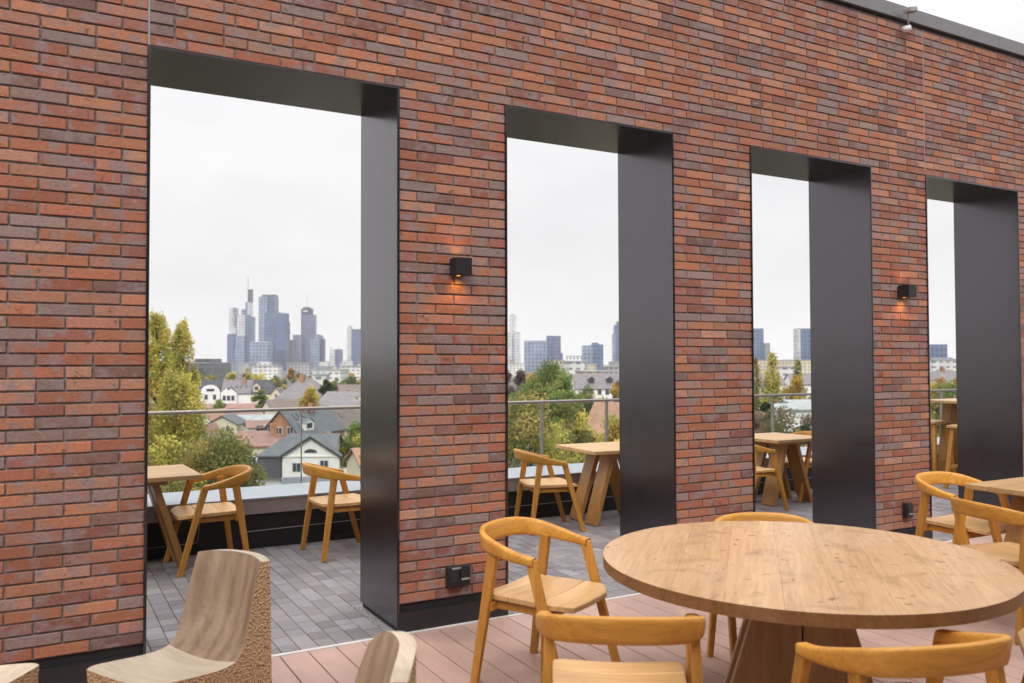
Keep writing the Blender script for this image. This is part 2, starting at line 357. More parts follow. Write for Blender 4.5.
for a, b2 in OPEN:
    for sx, xa in ((1, a), (-1, b2)):
        mb = MB(); x0, x1 = sorted((xa-sx*.010, xa+sx*.002)); mb.box(x0, x1, -.006, T+.012, .035, ZT+.002)
        # folded lip at the brick edge
        x0, x1 = sorted((xa-sx*.012, xa-sx*.003)); mb.box(x0, x1, -.010, -.0065, .035, ZT+.002)
        mb.build('side_panel', M['lining'], wall)
    mb = MB(); mb.box(a+.0025, b2-.0025, -.006, T+.012, ZT-.010, ZT+.001); mb.build('soffit_panel', M['lining'], wall)
    for sx, xa in ((1, a), (-1, b2)):
        mb = MB(); x0, x1 = sorted((xa+sx*.004, xa+sx*.048)); mb.box(x0, x1, .01, T+.03, -.02, .0045); mb.build('gravel_strip', M['gravel'], wall)
for k in range(0, len(xs), 2):
    mb = MB(); mb.box(xs[k]+.012, xs[k+1]-.012, .022, T, .0, ZB-.002); mb.build('base_recess', M['black'], wall)
    mb = MB(); mb.box(xs[k]+.004, xs[k+1]-.004, -.012, .0205, .003, .116); mb.build('base_flashing', M['dark_metal'], wall)
for a, b2 in ((XL, 5.14), (5.144, 8.0), (8.004, XR)):
    mb = MB(); mb.box(a, b2, -.03, T+.05, ZC+.012, ZC+.135); mb.build('coping', M['coping'], wall, bevel=.004)
mb = MB(); mb.box(XL, XR, -.006, T, ZC, ZC+.0115); mb.build('coping_shadow_gap', M['black'], wall)

# wall lamps, sockets, floodlight
def wall_lamp(x, z, label):
    t = thing('wall_lamp', label, 'wall lamp', (x, 0, z), 0, 'cube lamps on the brick wall'); s = .052
    mb = MB(); mb.box(-s, s, -.118, -.014, -s, s); mb.build('housing', M['dark_metal'], t, bevel=.002)
    mb = MB(); mb.box(-.045, .045, -.0135, -.002, -.045, .045); mb.build('back_plate', M['dark_metal'], t)
    for sg in (1, -1):
        mb = MB(); mb.prism([(math.cos(k*pi/8)*.012, -.034+math.sin(k*pi/8)*.012) for k in range(16)], *sorted((sg*(s+.0005), sg*(s+.002)))); mb.build('lens', M['lamp_glow'], t)
        ld = bpy.data.lights.new('lamp_light', 'SPOT'); ld.energy = 2.5 if sg < 0 else 1.0; ld.color = (1, .40, .055); ld.spot_size = R(150); ld.spot_blend = 1; ld.shadow_soft_size = .03
        lo = bpy.data.objects.new('lamp_light', ld); COL.objects.link(lo); lo.location = (x, -.042, z+sg*(s+.006)); lo.rotation_euler = (0 if sg < 0 else pi, 0, 0)
wall_lamp(2.262, 2.197, 'small black cube wall lamp glowing on the brick between the two widest openings')
wall_lamp(6.53, 2.213, 'small black cube wall lamp glowing on the brick beside the narrowest opening')
t = thing('power_socket', 'wide black double power socket low on the brick beside the wooden armchair', 'socket', (2.258, 0, .298))
mb = MB(); mb.box(-.075, .075, -.05, -.002, -.062, .062); mb.build('housing', M['dark_metal'], t, bevel=.005)
mb = MB(); mb.box(-.062, -.004, -.056, -.0505, -.03, .045); mb.build('flap', M['black'], t, bevel=.002)
mb = MB(); mb.box(.006, .064, -.062, -.0505, -.018, .05); f = mb.build('flap', M['dark_metal'], t, bevel=.002)
mb = MB(); mb.box(.008, .062, -.0665, -.0625, -.018, -.008); mb.build('lip', M['grey_plastic'], f)
mb = MB(); mb.box(-.05, .01, -.054, -.0505, .048, .058); mb.build('lip', M['grey_plastic'], t)
t = thing('power_socket', 'small black single power socket on the brick beyond the round table', 'socket', (6.546, 0, .325))
mb = MB(); mb.box(-.042, .042, -.05, -.002, -.065, .065); mb.build('housing', M['dark_metal'], t, bevel=.005)
mb = MB(); mb.box(-.032, .032, -.058, -.0505, -.03, .045); f = mb.build('flap', M['black'], t, bevel=.002)
mb = MB(); mb.box(-.03, .03, -.062, -.0585, -.03, -.02); mb.build('lip', M['grey_plastic'], f)
t = thing('floodlight', 'small white and grey floodlight on a bent bracket at the wall coping', 'floodlight', (6.58, -.03, 4.60))
mb = MB(); mb.tube([(0, -.006, -.10), (0, -.06, -.10), (-.04, -.09, -.04), (-.05, -.09, .03), (-.03, -.09, .07)], .010, 6); mb.build('bracket', M['grey_plastic'], t, True)
mb = MB(); mb.bar((-.09, -.1, .055), (.05, -.1, .085), .09, .05, (0, 1, 0)); mb.build('lamp_head', M['grey_plastic'], t, bevel=.006)
mb = MB(); mb.bar((.051, -.1, .0855), (.062, -.1, .088), .08, .06, (0, 1, 0)); mb.build('lens', M['white_plastic'], t)
mb = MB(); mb.tube([(.01, .01, -.105), (.01, -.07, -.115)], .035, 10); mb.build('mount', M['white_plastic'], t, True)

t.scale = (.72, .8, .78)
# ------------------------------------------------------------------ parapet and glass railing
t = thing('parapet', 'low black parapet with pale metal ledge at the outer terrace edge', 'parapet')
mb = MB(); mb.box(-4.2, 13.2, 2.805, 3.46, -.3, .30); mb.build('upstand', M['black'], t)
mb = MB(); mb.box(-4.2, 13.2, 2.765, 2.80, .302, .425); mb.box(-4.2, 13.2, 2.80, 3.46, .302, .424); mb.build('fascia', M['fascia'], t)
mb = MB(); mb.box(-4.2, 13.2, 2.755, 3.48, .427, .441); mb.build('ledge', M['ledge'], t, bevel=.002)
mb = MB(); mb.box(-4.2, 13.2, 2.790, 2.8035, .0, .055); mb.build('skirting', M['dark_metal'], t)
t = thing('cable', 'thin pale cable with a square loop along the black parapet', 'cable', (0, 2.795, 0))
mb = MB(); mb.tube([(-3, -.004, .085), (.2, -.004, .09), (1.0, -.004, .095), (1.18, -.004, .10), (1.2, -.004, .27)], .0035, 5); mb.tube([(1.55, -.004, .15), (2.6, -.004, .165), (4, -.004, .14), (5.4, -.004, .15), (9, -.004, .14)], .0035, 5); mb.build('wire', M['grey_plastic'], t)
t = thing('glass_railing', 'frameless glass railing with steel handrail along the terrace edge', 'railing')
YG = 3.52; jx = [-3.2, -1.37, .46, 2.259, 3.19, 5.019, 5.924, 7.30, 8.667, 10.5, 12.32, 13.2]
for a, b2 in zip(jx[:-1], jx[1:]):
    mb = MB(); mb.box(a+.006, b2-.006, YG, YG+.012, .30, 1.135); mb.build('glass_panel', M['glass'], t)
mb = MB(); mb.tube([(-4.2, YG+.006, 1.160), (13.2, YG+.006, 1.160)], .018, 12); mb.build('handrail', M['steel'], t, True)
mb = MB(); mb.box(-4.2, 13.2, YG-.02, YG+.035, .18, .30); mb.build('base_channel', M['fascia'], t)
for a in (5.019, 5.924, 8.667, 12.32):
    mb = MB(); mb.box(a-.011, a+.011, YG-.012, YG+.026, .30, 1.14); mb.build('post', M['post'], t)
mb = MB(); mb.box(2.2545, 2.2635, YG-.003, YG+.016, .30, 1.135); mb.build('glass_seal', M['post'], t)

# unseen pavilion behind the viewer, added to shade the lower brick wall
t = thing('added_shade_pavilion', 'unseen grey pavilion with dark glazed doors, added to shade the lower brick wall', 'building', (3.5, -6.9, 0))
mb = MB(); mb.box(-9.5, 9.5, -4, 0, -.3, 5.6); mb.build('wall', plain('shade_pavilion_render', (.10, .092, .09), .85), t)
mb = MB(); mb.box(-9.9, 9.9, -4.3, .3, 5.605, 5.85); mb.build('roof', M['coping'], t)
for k in range(7):
    mb = MB(); mb.box(-8.6+2.5*k, -6.5+2.5*k, .004, .05, .02, 2.7); d_ = mb.build('door', M['dark_metal'], t)
    mb = MB(); mb.box(-8.5+2.5*k, -7.6+2.5*k, .052, .06, .12, 2.6); mb.box(-7.5+2.5*k, -6.6+2.5*k, .052, .06, .12, 2.6); mb.build('pane', M['win_dark'], d_)

# ------------------------------------------------------------------ armchairs
def catmull(pts, n):
    P = [Vector(p) for p in pts]; out = []
    for i in range(len(P)-1):
        p0 = P[max(i-1, 0)]; p1 = P[i]; p2 = P[i+1]; p3 = P[min(i+2, len(P)-1)]
        for k in range(n):
            t = k/n; out.append(.5*((2*p1)+(p2-p0)*t+(2*p0-5*p1+4*p2-p3)*t*t+(3*p1-p0-3*p2+p3)*t**3))
    out.append(P[-1]); return out
def make_chair(label, loc, rz, group):
    t = thing('armchair', label, 'chair', loc, rz, group)
    # plan x, y, centre height z, tall h, thick w
    half = [(.272, .115, .648, .040, .050), (.281, .02, .661, .050, .046), (.272, -.095, .683, .070, .040), (.232, -.205, .706, .088, .035), (.135, -.268, .719, .094, .032), (0, -.287, .722, .095, .030)]
    full = half+[(-a, b2, c, d, e) for a, b2, c, d, e in reversed(half[:-1])]
    pos = catmull([q[:3] for q in full], 6); hw = catmull([(q[3], q[4], 0) for q in full], 6)
    mb = MB(); n = 12; L = len(pos)
    for k, p in enumerate(pos):
        d = pos[min(k+1, L-1)]-pos[max(k-1, 0)]; d.z = 0; d.normalize(); nr = Vector((d.y, -d.x, 0)); h, w = hw[k].x, hw[k].y
        if nr.dot(Vector((p.x, p.y, 0))) < 0: nr = -nr
        ang = .16*(h-.04)/.055
        for j in range(n):
            a = 2*pi*(j+.5)/n; cx, cy = math.cos(a), math.sin(a)
            q = .45; ex = math.copysign(abs(cx)**q, cx)*w/2; ez = math.copysign(abs(cy)**q, cy)*h/2
            mb.v.append(tuple(p+nr*(ex+ez*ang)+Vector((0, 0, ez))))
    for k in range(L-1):
        seg = 0.88+.2*((k//11) % 2)
        for j in range(n):
            a, b2 = k*n+j, k*n+(j+1) % n; mb.f.append((a, b2, b2+n, a+n)); mb.c.append((seg,)*3); mb.m.append(0)
    mb.f.append(tuple(range(n))); mb.c.append((1, 1, 1)); mb.m.append(0)
    mb.f.append(tuple((L-1)*n+j for j in reversed(range(n)))); mb.c.append((1, 1, 1)); mb.m.append(0)
    mb.build('backrest', M['teak'], t, True)
    for sx in (1, -1):
        mb = MB(); mb.bar((sx*.282, .283, 0), (sx*.271, .098, .655), .030, .040, (1, 0, 0), .034, .052); mb.build('leg', M['teak_leg'], t, bevel=.006)
        mb = MB(); mb.bar((sx*.280, -.235, 0), (sx*.248, -.135, .672), .030, .040, (1, 0, 0), .034, .056); mb.build('leg', M['teak_leg'], t, bevel=.006)
    # seat of three boards, dished
    mb = MB(); ys = [-.215, -.06, .105, .275]
    def hwid(y):
        w = .232+.02*(y+.2)/.45
        if y > .19: w -= .085*((y-.19)/.085)**2
        if y < -.15: w -= .05*((-.15-y)/.065)**2
        return w
    def top(x, y): return .452-.010*math.cos(min(1, abs(x)/.24)*pi/2)-.016*max(0, (y-.2)/.075)**2+.004*(y < -.15)
    for a, b2 in zip(ys[:-1], ys[1:]):
        a += .0018; b2 -= .0018; ny, nx = 7, 13; k0 = len(mb.v); cc = random.uniform(.9, 1.08)
        for lay in (0, 1):
            for iy in range(ny):
                y = a+(b2-a)*iy/(ny-1); w = hwid(y)
                for ix in range(nx):
                    x = -w+2*w*ix/(nx-1); mb.v.append((x, y, top(x, y)-.027*lay))
        idx = lambda l, iy, ix: k0+l*ny*nx+iy*nx+ix
        def F(*q): mb.f.append(q); mb.c.append((cc,)*3); mb.m.append(0)
        for iy in range(ny-1):
            for ix in range(nx-1):
                F(idx(0, iy, ix), idx(0, iy, ix+1), idx(0, iy+1, ix+1), idx(0, iy+1, ix)); F(idx(1, iy, ix), idx(1, iy+1, ix), idx(1, iy+1, ix+1), idx(1, iy, ix+1))
        for ix in range(nx-1):
            F(idx(0, 0, ix), idx(1, 0, ix), idx(1, 0, ix+1), idx(0, 0, ix+1)); F(idx(0, ny-1, ix), idx(0, ny-1, ix+1), idx(1, ny-1, ix+1), idx(1, ny-1, ix))
        for iy in range(ny-1):
            F(idx(0, iy, 0), idx(0, iy+1, 0), idx(1, iy+1, 0), idx(1, iy, 0)); F(idx(0, iy, nx-1), idx(1, iy, nx-1), idx(1, iy+1, nx-1), idx(0, iy+1, nx-1))
    mb.build('seat', M['teak_seat'], t, bevel=.003, seg=1)
    for y in (.165, -.155):
        mb = MB(); mb.box(-.258, .258, y-.011, y+.011, .372, .412); mb.build('rail', M['teak_leg'], t, bevel=.003)
    for x in (.2, -.2):
        mb = MB(); mb.box(x-.011, x+.011, -.143, .153, .376, .414); mb.build('rail', M['teak_leg'], t, bevel=.003)
    return t
def fz(fx, fy): return math.atan2(fy, fx)-pi/2
GA = 'teak armchairs around the deck tables'; GB = 'teak armchairs on the paved strip'
CH0 = make_chair('teak armchair on the deck between the brick pillar and the round table, seen whole', (2.265, -1.025, 0), fz(.46, -.89), GA)
for x, y, fx, fy, lab, g in [
    (1.84, -2.25, .55, .83, 'teak armchair with its straight back to the viewer in front of the round table', GA),
    (2.465, -2.92, .26, .97, 'teak armchair with slanting back, half under the near rim of the round table', GA),
    (3.35, -1.55, -.47, -.88, 'teak armchair behind the round table with only its top rail above the table top', GA),
    (5.89, -.97, -.03, -1, 'teak armchair beside the brick pillar at the corner of the square deck table', GA),
    (5.16, -1.73, .96, -.27, 'teak armchair seen from behind at the square deck table', GA),
    (3.72, -2.92, -.57, .82, 'teak armchair under the right rim of the round table, only a corner showing', GA),
    (1.21, 2.36, -1, -.05, 'teak armchair facing the table in front of the poplars', GB),
    (2.25, 2.28, 1, .03, 'teak armchair turned away, in front of the white gabled house', GB),
    (4.32, 2.30, .97, -.24, 'teak armchair seen from behind at the square table in the second opening', GB),
    (6.80, 2.10, 1, -.05, 'teak armchair half hidden at the wall side of the table in the third opening', GB),
    (7.92, 2.40, -1, .05, 'teak armchair beyond the table in the third opening, facing the wall side', GB)]:
    dup(CH0, (x, y, 0), fz(fx, fy), lab, g)

# ------------------------------------------------------------------ square tables
def make_table(label, loc, rz, group):
    t = thing('square_table', label, 'table', loc, rz, group); h = .40; n = 5
    mb = MB()
    for k in range(n):
        a = -h+2*h*k/n+.0012; b2 = -h+2*h*(k+1)/n-.0012; c = random.uniform(.88, 1.12); mb.box(-h, h, a, b2, .715, .75, (c, c*.98, c*.95))
    mb.build('tabletop', M['table_small'], t, bevel=.003, seg=1)
    mb = MB(); mb.box(-.17, .17, -.27, .27, .675, .714); mb.build('underframe', M['slab_wood'], t, bevel=.003)
    for sx in (1, -1):
        for sy in (1, -1):
            yo = sy*.15; mb = MB(); mb.bar((sx*.30, yo+sy*.01, 0), (sx*.075, yo-sy*.012, .7145), .19, .05, (0, 1, 0)); mb.build('leg', M['slab_wood'], t, bevel=.004)
    return t
T0 = make_table('square teak table with crossed slab legs on the paving in the second opening', (5.1, 2.35, 0), R(-4), 'square teak tables')
for x, y, rz, lab in [
    (.70, 2.52, R(2), 'square teak table in front of the tall yellow poplars in the widest opening'),
    (3.03, 2.50, R(0), 'square teak table showing only a tip at the black panel edge of the widest opening'),
    (7.46, 2.32, R(0), 'square teak table with slab legs on the paving in the third opening'),
    (6.07, -1.51, R(0), 'square teak table on the deck at the far end beside the brick wall')]:
    dup(T0, (x, y, 0), rz, lab)

# ------------------------------------------------------------------ round table
TC = (2.91, -2.115); Rr = .852
t = thing('round_table', 'large round teak table with plank top and heavy pedestal on the deck', 'table', (TC[0], TC[1], 0), R(45))
mb = MB(); widths = [.16, .19, .22, .2, .18, .21, .2, .19, .17]; sc = 2*Rr/sum(widths); yy = -Rr
for w in widths:
    w *= sc; a, b2 = yy+.0003, yy+w-.0003; yy += w; pts = []; m_ = 14
    rr = Rr
    for k in range(m_+1):
        y = a+(b2-a)*k/m_; pts.append((math.sqrt(max(rr*rr-y*y, 1e-6)), y))
    pts += [(-px, y) for px, y in reversed(pts)]
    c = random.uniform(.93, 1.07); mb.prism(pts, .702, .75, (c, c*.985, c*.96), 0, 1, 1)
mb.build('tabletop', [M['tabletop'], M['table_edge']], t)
mb = MB(); mb.prism([(math.cos(k*pi/24)*.42, math.sin(k*pi/24)*.42) for k in range(48)], .672, .7015); mb.build('underplate', M['slab_dark'], t)
for xf in (-.17, .17):
    for sg in (1, -1):
        x0, x1 = xf-.05, xf+.05; Y = lambda q: sg*q; mb = MB(); ring = lambda yi, yo, z: [(x0, yi, z), (x1, yi, z), (x1, yo, z), (x0, yo, z)] if yo > yi else [(x0, yo, z), (x1, yo, z), (x1, yi, z), (x0, yi, z)]
        mb.hexa(ring(Y(.003), Y(.36), .002)+ring(Y(.003), Y(.16), .6715)); mb.build('pedestal_slab', M['slab_dark'], t, bevel=.005)
mb = MB(); mb.box(-.1195, .1195, -.05, .05, .25, .40); mb.build('stretcher', M['slab_dark'], t)

# ------------------------------------------------------------------ bar table and stools
t = thing('bar_table', 'tall teak bar table on the paving in the farthest opening', 'bar table', (11.0, 2.36, 0))
mb = MB()
for k in range(4): c = random.uniform(.9, 1.1); mb.box(-.40, .40, -.35+.175*k+.001, -.35+.175*k+.174, 1.05, 1.085, (c,)*3)
mb.build('tabletop', M['table_small'], t, bevel=.003)
for sx in (1, -1):
    for sy in (1, -1):
        mb = MB(); mb.bar((sx*.16, sy*.18, 0), (sx*.07, sy*.13, 1.049), .14, .045, (0, 1, 0)); mb.build('leg', M['slab_wood'], t, bevel=.004)
def stool(x, y, rz, lab):
    t = thing('bar_stool', lab, 'bar stool', (x, y, 0), rz, 'teak bar stools'); mb = MB()
    for k in range(2): mb.box(-.17, .17, -.16+.161*k, -.001+.161*k, .765, .80)
    mb.build('seat', M['teak_seat'], t, bevel=.006)
    for sx in (1, -1):
        for sy in (1, -1):
            mb = MB(); mb.bar((sx*.19, sy*.17, 0), (sx*.11, sy*.11, .764), .05, .035, (0, 1, 0)); mb.build('leg', M['teak_leg'], t, bevel=.003)
    for sy in (1, -1):
        mb = MB(); mb.box(-.14, .14, sy*.145-.012, sy*.145+.012, .25, .285); mb.build('footrest', M['teak_leg'], t)
stool(10.27, 1.82, R(6), 'teak bar stool with splayed legs in front of the tall bar table')
stool(10.75, 2.60, R(-4), 'teak bar stool behind the tall bar table, nearer the glass railing')

# ------------------------------------------------------------------ carved block chairs
def block_chair(lab, loc, f, rnd_top=0., hb=.78, W=.42):
    t = thing('carved_block_chair', lab, 'block chair', loc, fz(*f), 'chairs carved from solid wood blocks')
    # local +y is the front; back at y<0; profile from seat front over the scoop to the back top
    nx = 15
    prof = [(.43, .395), (.40, .402), (.30, .392), (.18, .378), (.10, .376), (.05, .385), (.015, .42), (-.01, .48), (-.03, .56), (-.055, .66), (-.08, .75), (-.09, .78)]
    prof = [(y, z if z < .45 else .45+(z-.45)*(hb-.45)/.33) for y, z in prof]
    pr = [p for p in catmull([(0, y, z) for y, z in prof], 3)]
    def pt(k, u):
        p = pr[k]; s = max(0, min(1, (p.z-.39)/.15)); u2 = u*(1-.06*max(0, (p.z-.45)/(hb-.45)))
        x = u2*W/2; dish = (1-u*u)
        y = p.y-.055*s*dish; z = p.z-.022*(1-s)*dish*(1 if p.y < .39 else .4)
        if rnd_top and k > len(pr)-12: z -= rnd_top*abs(u)**4*(k-(len(pr)-12))/11
        return Vector((x, y, z))
    K = len(pr); mb = MB(); i0 = 0
    for k in range(K):
        for j in range(nx): mb.v.append(tuple(pt(k, -1+2*j/(nx-1))))
    for k in range(K-1):
        for j in range(nx-1):
            a = k*nx+j; mb.f.append((a, a+1, a+nx+1, a+nx)); mb.c.append((1, 1, 1)); mb.m.append(1 if pr[k].y > .06 and pr[k].z < .42 else 0)
    # back of the back, curved the same way
    TH = .052
    def bt(u, f2):
        top = pt(K-1, u); low = Vector((u*W/2*.98, -.155-.03*(1-u*u), 0)); top2 = top+Vector((0, -TH, -.006)); return top2.lerp(low, f2)
    nb = 6; o = len(mb.v)
    for k in range(nb+1):
        for j in range(nx): mb.v.append(tuple(bt(-1+2*j/(nx-1), k/nb)))
    for j in range(nx-1):
        a = (K-1)*nx+j; mb.f.append((a, a+1, o+j+1, o+j)); mb.c.append((1, 1, 1)); mb.m.append(1)
    for k in range(nb):
        for j in range(nx-1):
            a = o+k*nx+j; mb.f.append((a, a+1, a+nx+1, a+nx)); mb.c.append((1, 1, 1)); mb.m.append(2)
    # sides: fan polygon strips from profile to back line and floor
    for j, fl in ((0, False), (nx-1, True)):
        prof_i = [k*nx+j for k in range(K)]; back_i = [o+k*nx+j for k in range(nb+1)]
        b0 = len(mb.v); p = pt(0, -1 if j == 0 else 1); mb.v.append((p.x, .40, 0))
        poly = [b0]+prof_i+back_i
        if not fl: poly.reverse()
        mb.f.append(tuple(poly)); mb.c.append((1, 1, 1)); mb.m.append(2)
    f0 = len(mb.v)
    for j in range(nx): p = pt(0, -1+2*j/(nx-1)); mb.v.append((p.x, .40, 0))
    for j in range(nx-1): mb.f.append((f0+j, f0+j+1, j+1, j)); mb.c.append((1, 1, 1)); mb.m.append(2)
    ob = mb.build('carved_body', [M['block_smooth'], M['block_pale'], M['chisel']], t)
    return t
block_chair('carved wooden block chair with chiselled sides standing before the paved strip', (.655, -.945, 0), (-.86, -.5), 0.01, .77)
block_chair('carved wooden block chair with rounded pale back rim at the lower picture edge', (.83, -2.26, 0), (-.97, .2), .06, .755, .40)
block_chair('carved wooden block chair of which only a pale seat corner shows in the lower corner', (-.455, -.74, 0), (.80, -.6), 0.01, .77)

# ------------------------------------------------------------------ land
m, nt, b = newmat('ground'); v = objco(nt, rnd=False); n1 = noise(nt, v, .012, 6, .65); n2 = noise(nt, v, .25, 5)
c = ramp(nt, [(.32, (.045, .048, .03)), (.45, (.07, .068, .052)), (.58, (.095, .088, .078)), (.7, (.125, .118, .112))], n1)
c = mix(nt, .5, c, ramp(nt, [(.3, (.6, .6, .6)), (.7, (1.25, 1.25, 1.2))], n2), 'MULTIPLY')
nt.links.new(c, b.inputs['Base Color']); inp(b, Roughness=.95)
mb = MB(); G = 9000
mb.face([(-G, -G, GZ), (G, -G, GZ), (G, G, GZ), (-G, G, GZ)]); structure(mb.build('ground', m))
M['asphalt'] = plain('asphalt', (.06, .06, .062), .9)

# ------------------------------------------------------------------ trees
def tree_mesh(rng, kind, H, Wd, n, leaf, cols, trunk=.12):
    "trunk mesh and crown mesh at the origin"
    tm = MB(); limbs = []
    tr = max(.08, H*.014); lean = [(0, 0, 0)]
    hc = max(H*trunk, H-1.7*Wd) if kind in ('round', 'bare', 'weeping') else H*trunk; topz = H*(.9 if kind == 'poplar' else .62)
    pts = [(rng.uniform(-.1, .1)*k, rng.uniform(-.1, .1)*k, topz*k/5) for k in range(6)]; tm.tube(pts, tr, 7, r2=tr*.3)
    blobs = []
    if kind == 'poplar':
        nb = 130
        for k in range(nb):
            f = rng.random()**.9; z = hc+(H-hc)*f*.95; prof = min(1, .55+f*1.4)*(1-max(0, (f-.35)/.65)**1.7*.72)
            a = rng.uniform(0, 2*pi); r = Wd/2*prof*math.sqrt(rng.random())*.85; blobs.append((math.cos(a)*r, math.sin(a)*r, z, Wd*.135*rng.uniform(.7, 1.25)*max(.6, prof), 3.0))
    elif kind == 'weeping':
        nb = 26
        for k in range(nb):
            a = rng.uniform(0, 2*pi); f = rng.random(); r = Wd/2*math.sqrt(f)*.85; z = H*(.92-.55*f*rng.uniform(.6, 1.2)); blobs.append((math.cos(a)*r, math.sin(a)*r, z, Wd*.12*rng.uniform(.8, 1.2), 2.2))
    elif kind == 'bare':
        nb = 16
        for k in range(nb):
            a = rng.uniform(0, 2*pi); r = Wd/2*rng.uniform(.3, .9); z = hc+(H-hc)*rng.uniform(.35, .95); blobs.append((math.cos(a)*r, math.sin(a)*r, z, Wd*.17*rng.uniform(.7, 1.2), .9))
    elif kind == 'conifer':
        nb = 24
        for k in range(nb):
            f = (k+.5)/nb; a = rng.uniform(0, 2*pi); r = Wd/2*(1-f)*.8; blobs.append((math.cos(a)*r, math.sin(a)*r, hc+(H-hc)*f, Wd*.2*(1.1-f*.8), .8))
    else:
        nb = 30; zc = hc+(H-hc)*.5; hz = (H-hc)*.5
        blobs.append((0, 0, H-min(Wd, H)*.17, min(Wd, H)*.2, .85))
        for k in range(nb):
            d = Vector((rng.gauss(0, 1), rng.gauss(0, 1), rng.gauss(0, 1))).normalized(); rr = rng.uniform(.45, .86)
            if d.z < 0: d.z *= .8
            blobs.append((d.x*Wd/2*rr, d.y*Wd/2*rr, zc+d.z*hz*rr, min(Wd, H)*.19*rng.uniform(.65, 1.25), rng.uniform(.7, 1)))
    for bx, by, bz, br, bs in blobs[::2 if kind != 'bare' else 1]:
        z0 = max(hc*.6, min(topz*.95, bz-abs(bx)*.9-br)); tm.tube([(0, 0, z0), (bx*.5, by*.5, (z0+bz)/2+.1), (bx*.95, by*.95, bz)], tr*.33, 5, r2=.02)
    cm = MB(); wt = [q[3]**2 for q in blobs]
    bcol = [(rng.choice(cols), rng.uniform(.84, 1.17)) for _ in blobs]
    for k in range(n):
        i = rng.choices(range(len(blobs)), wt)[0]; bx, by, bz, br, bs = blobs[i]
        d = Vector((rng.gauss(0, 1), rng.gauss(0, 1), rng.gauss(0, 1))).normalized()*br*(rng.random()**.38)*rng.choice([.9, 1, 1, 1.18])
        p = Vector((bx+d.x, by+d.y, bz+d.z*bs))
        nrm = Vector((rng.gauss(0, 1), rng.gauss(0, 1), rng.gauss(.5, 1))).normalized(); u = nrm.orthogonal().normalized(); w = nrm.cross(u); a = rng.uniform(0, 2*pi)
        u2 = u*math.cos(a)+w*math.sin(a); w2 = nrm.cross(u2); s = leaf*rng.uniform(.6, 1.3); l2 = s*rng.uniform(.5, .9)
        c, q = bcol[i]; q *= rng.uniform(.84, 1.17)
        cm.face([p-u2*s*.6, p-w2*l2*.5, p+u2*s*.6, p+w2*l2*.5], tuple(min(.9, x*q) for x in c))
    return tm, cm
def tree(name, label, cat, loc, kind, H, Wd, n, leaf, cols, seed, group=None, trunk=.12):
    rng = random.Random(seed); tm, cm = tree_mesh(rng, kind, H, Wd, n, leaf, cols, trunk)
    t = thing(name, label, cat, loc, 0, group); tm.build('trunk', M['bark'], t, True); cm.build('crown', M['leaf'], t); return t
YEL = [(.55, .48, .12), (.48, .45, .115), (.62, .53, .14), (.40, .39, .105)]
OLV = [(0.313, 0.284, 0.104), (0.243, 0.241, 0.085), (0.405, 0.328, 0.122), (0.203, 0.207, 0.075)]
GRN = [(0.179, 0.242, 0.074), (0.23, 0.286, 0.094), (0.147, 0.196, 0.063), (0.293, 0.304, 0.105)]
DRK = [(0.058, 0.091, 0.039), (0.078, 0.111, 0.046), (0.046, 0.072, 0.034)]
GLD = [(0.497, 0.33, 0.066), (0.414, 0.277, 0.059), (0.552, 0.396, 0.106), (0.345, 0.264, 0.066)]
BRN = [(0.204, 0.156, 0.132), (0.168, 0.132, 0.12), (0.24, 0.192, 0.156)]
ORG = [(0.462, 0.242, 0.055), (0.396, 0.22, 0.055), (0.33, 0.242, 0.066)]
def tr_at(name, label, cat, px, d, top_py, wpx, kind, n, cols, seed, leaf=None, group=None, trunk=.12, base=GZ):
    zt = Z(top_py, d, px); H = zt-base; W_ = wpx*d/FPX; tree(name, label, cat, at(px, d, base), kind, H, W_, n, leaf or max(.22, d*2.4/FPX), cols, seed, group, trunk)
PG = 'tall poplars beside the terrace'
tr_at('poplar_tree', 'tall yellow green poplar at the brick edge of the widest opening', 'tree', 158, 95, 310, 52, 'poplar', 30000, YEL, 1, .24, PG)
tr_at('poplar_tree', 'tall yellow green poplar with a rounded tip, nearer the city towers', 'tree', 182, 92, 316, 46, 'poplar', 28000, YEL+OLV[:1], 2, .24, PG)
tr_at('poplar_tree', 'shorter yellow green poplar in front of the two tall ones', 'tree', 178, 84, 368, 78, 'poplar', 24000, YEL[:3]+OLV[:1], 3, .24, PG)
tr_at('bushy_tree', 'olive green bushy tree below the poplars, behind the wooden armchair', 'tree', 222, 66, 425, 84, 'round', 12000, OLV, 4, .24)
tr_at('bushy_tree', 'olive yellow bushy tree behind the table corner under the poplars', 'tree', 168, 62, 434, 90, 'round', 10000, OLV+YEL[:1], 5, .24)
tr_at('round_tree', 'green broad leaved tree right of the white gabled house', 'tree', 356, 128, 421, 34, 'round', 4500, GRN+YEL[:1], 6, .32)
tr_at('weeping_tree', 'golden weeping tree in front of the large grey hipped roof', 'tree', 311, 215, 386, 25, 'weeping', 3500, GLD+YEL, 7, .5)
tr_at('conifer_tree', 'dark green round conifer beside the large grey hipped roof', 'tree', 326, 275, 379, 13, 'round', 2200, DRK, 8, .6)
tr_at('round_tree', 'dark green tree in front of the cream dormer house', 'tree', 262, 262, 389, 17, 'round', 2200, GRN+DRK, 9, .6)
tr_at('round_tree', 'bright green shrub tree below the white houses of the row', 'tree', 220, 262, 399, 14, 'round', 1800, GRN+YEL[3:], 10, .5)
tr_at('round_tree', 'autumn orange tree under the grey office block before the towers', 'tree', 291, 620, 368, 9, 'round', 1500, ORG, 12, 1.3)
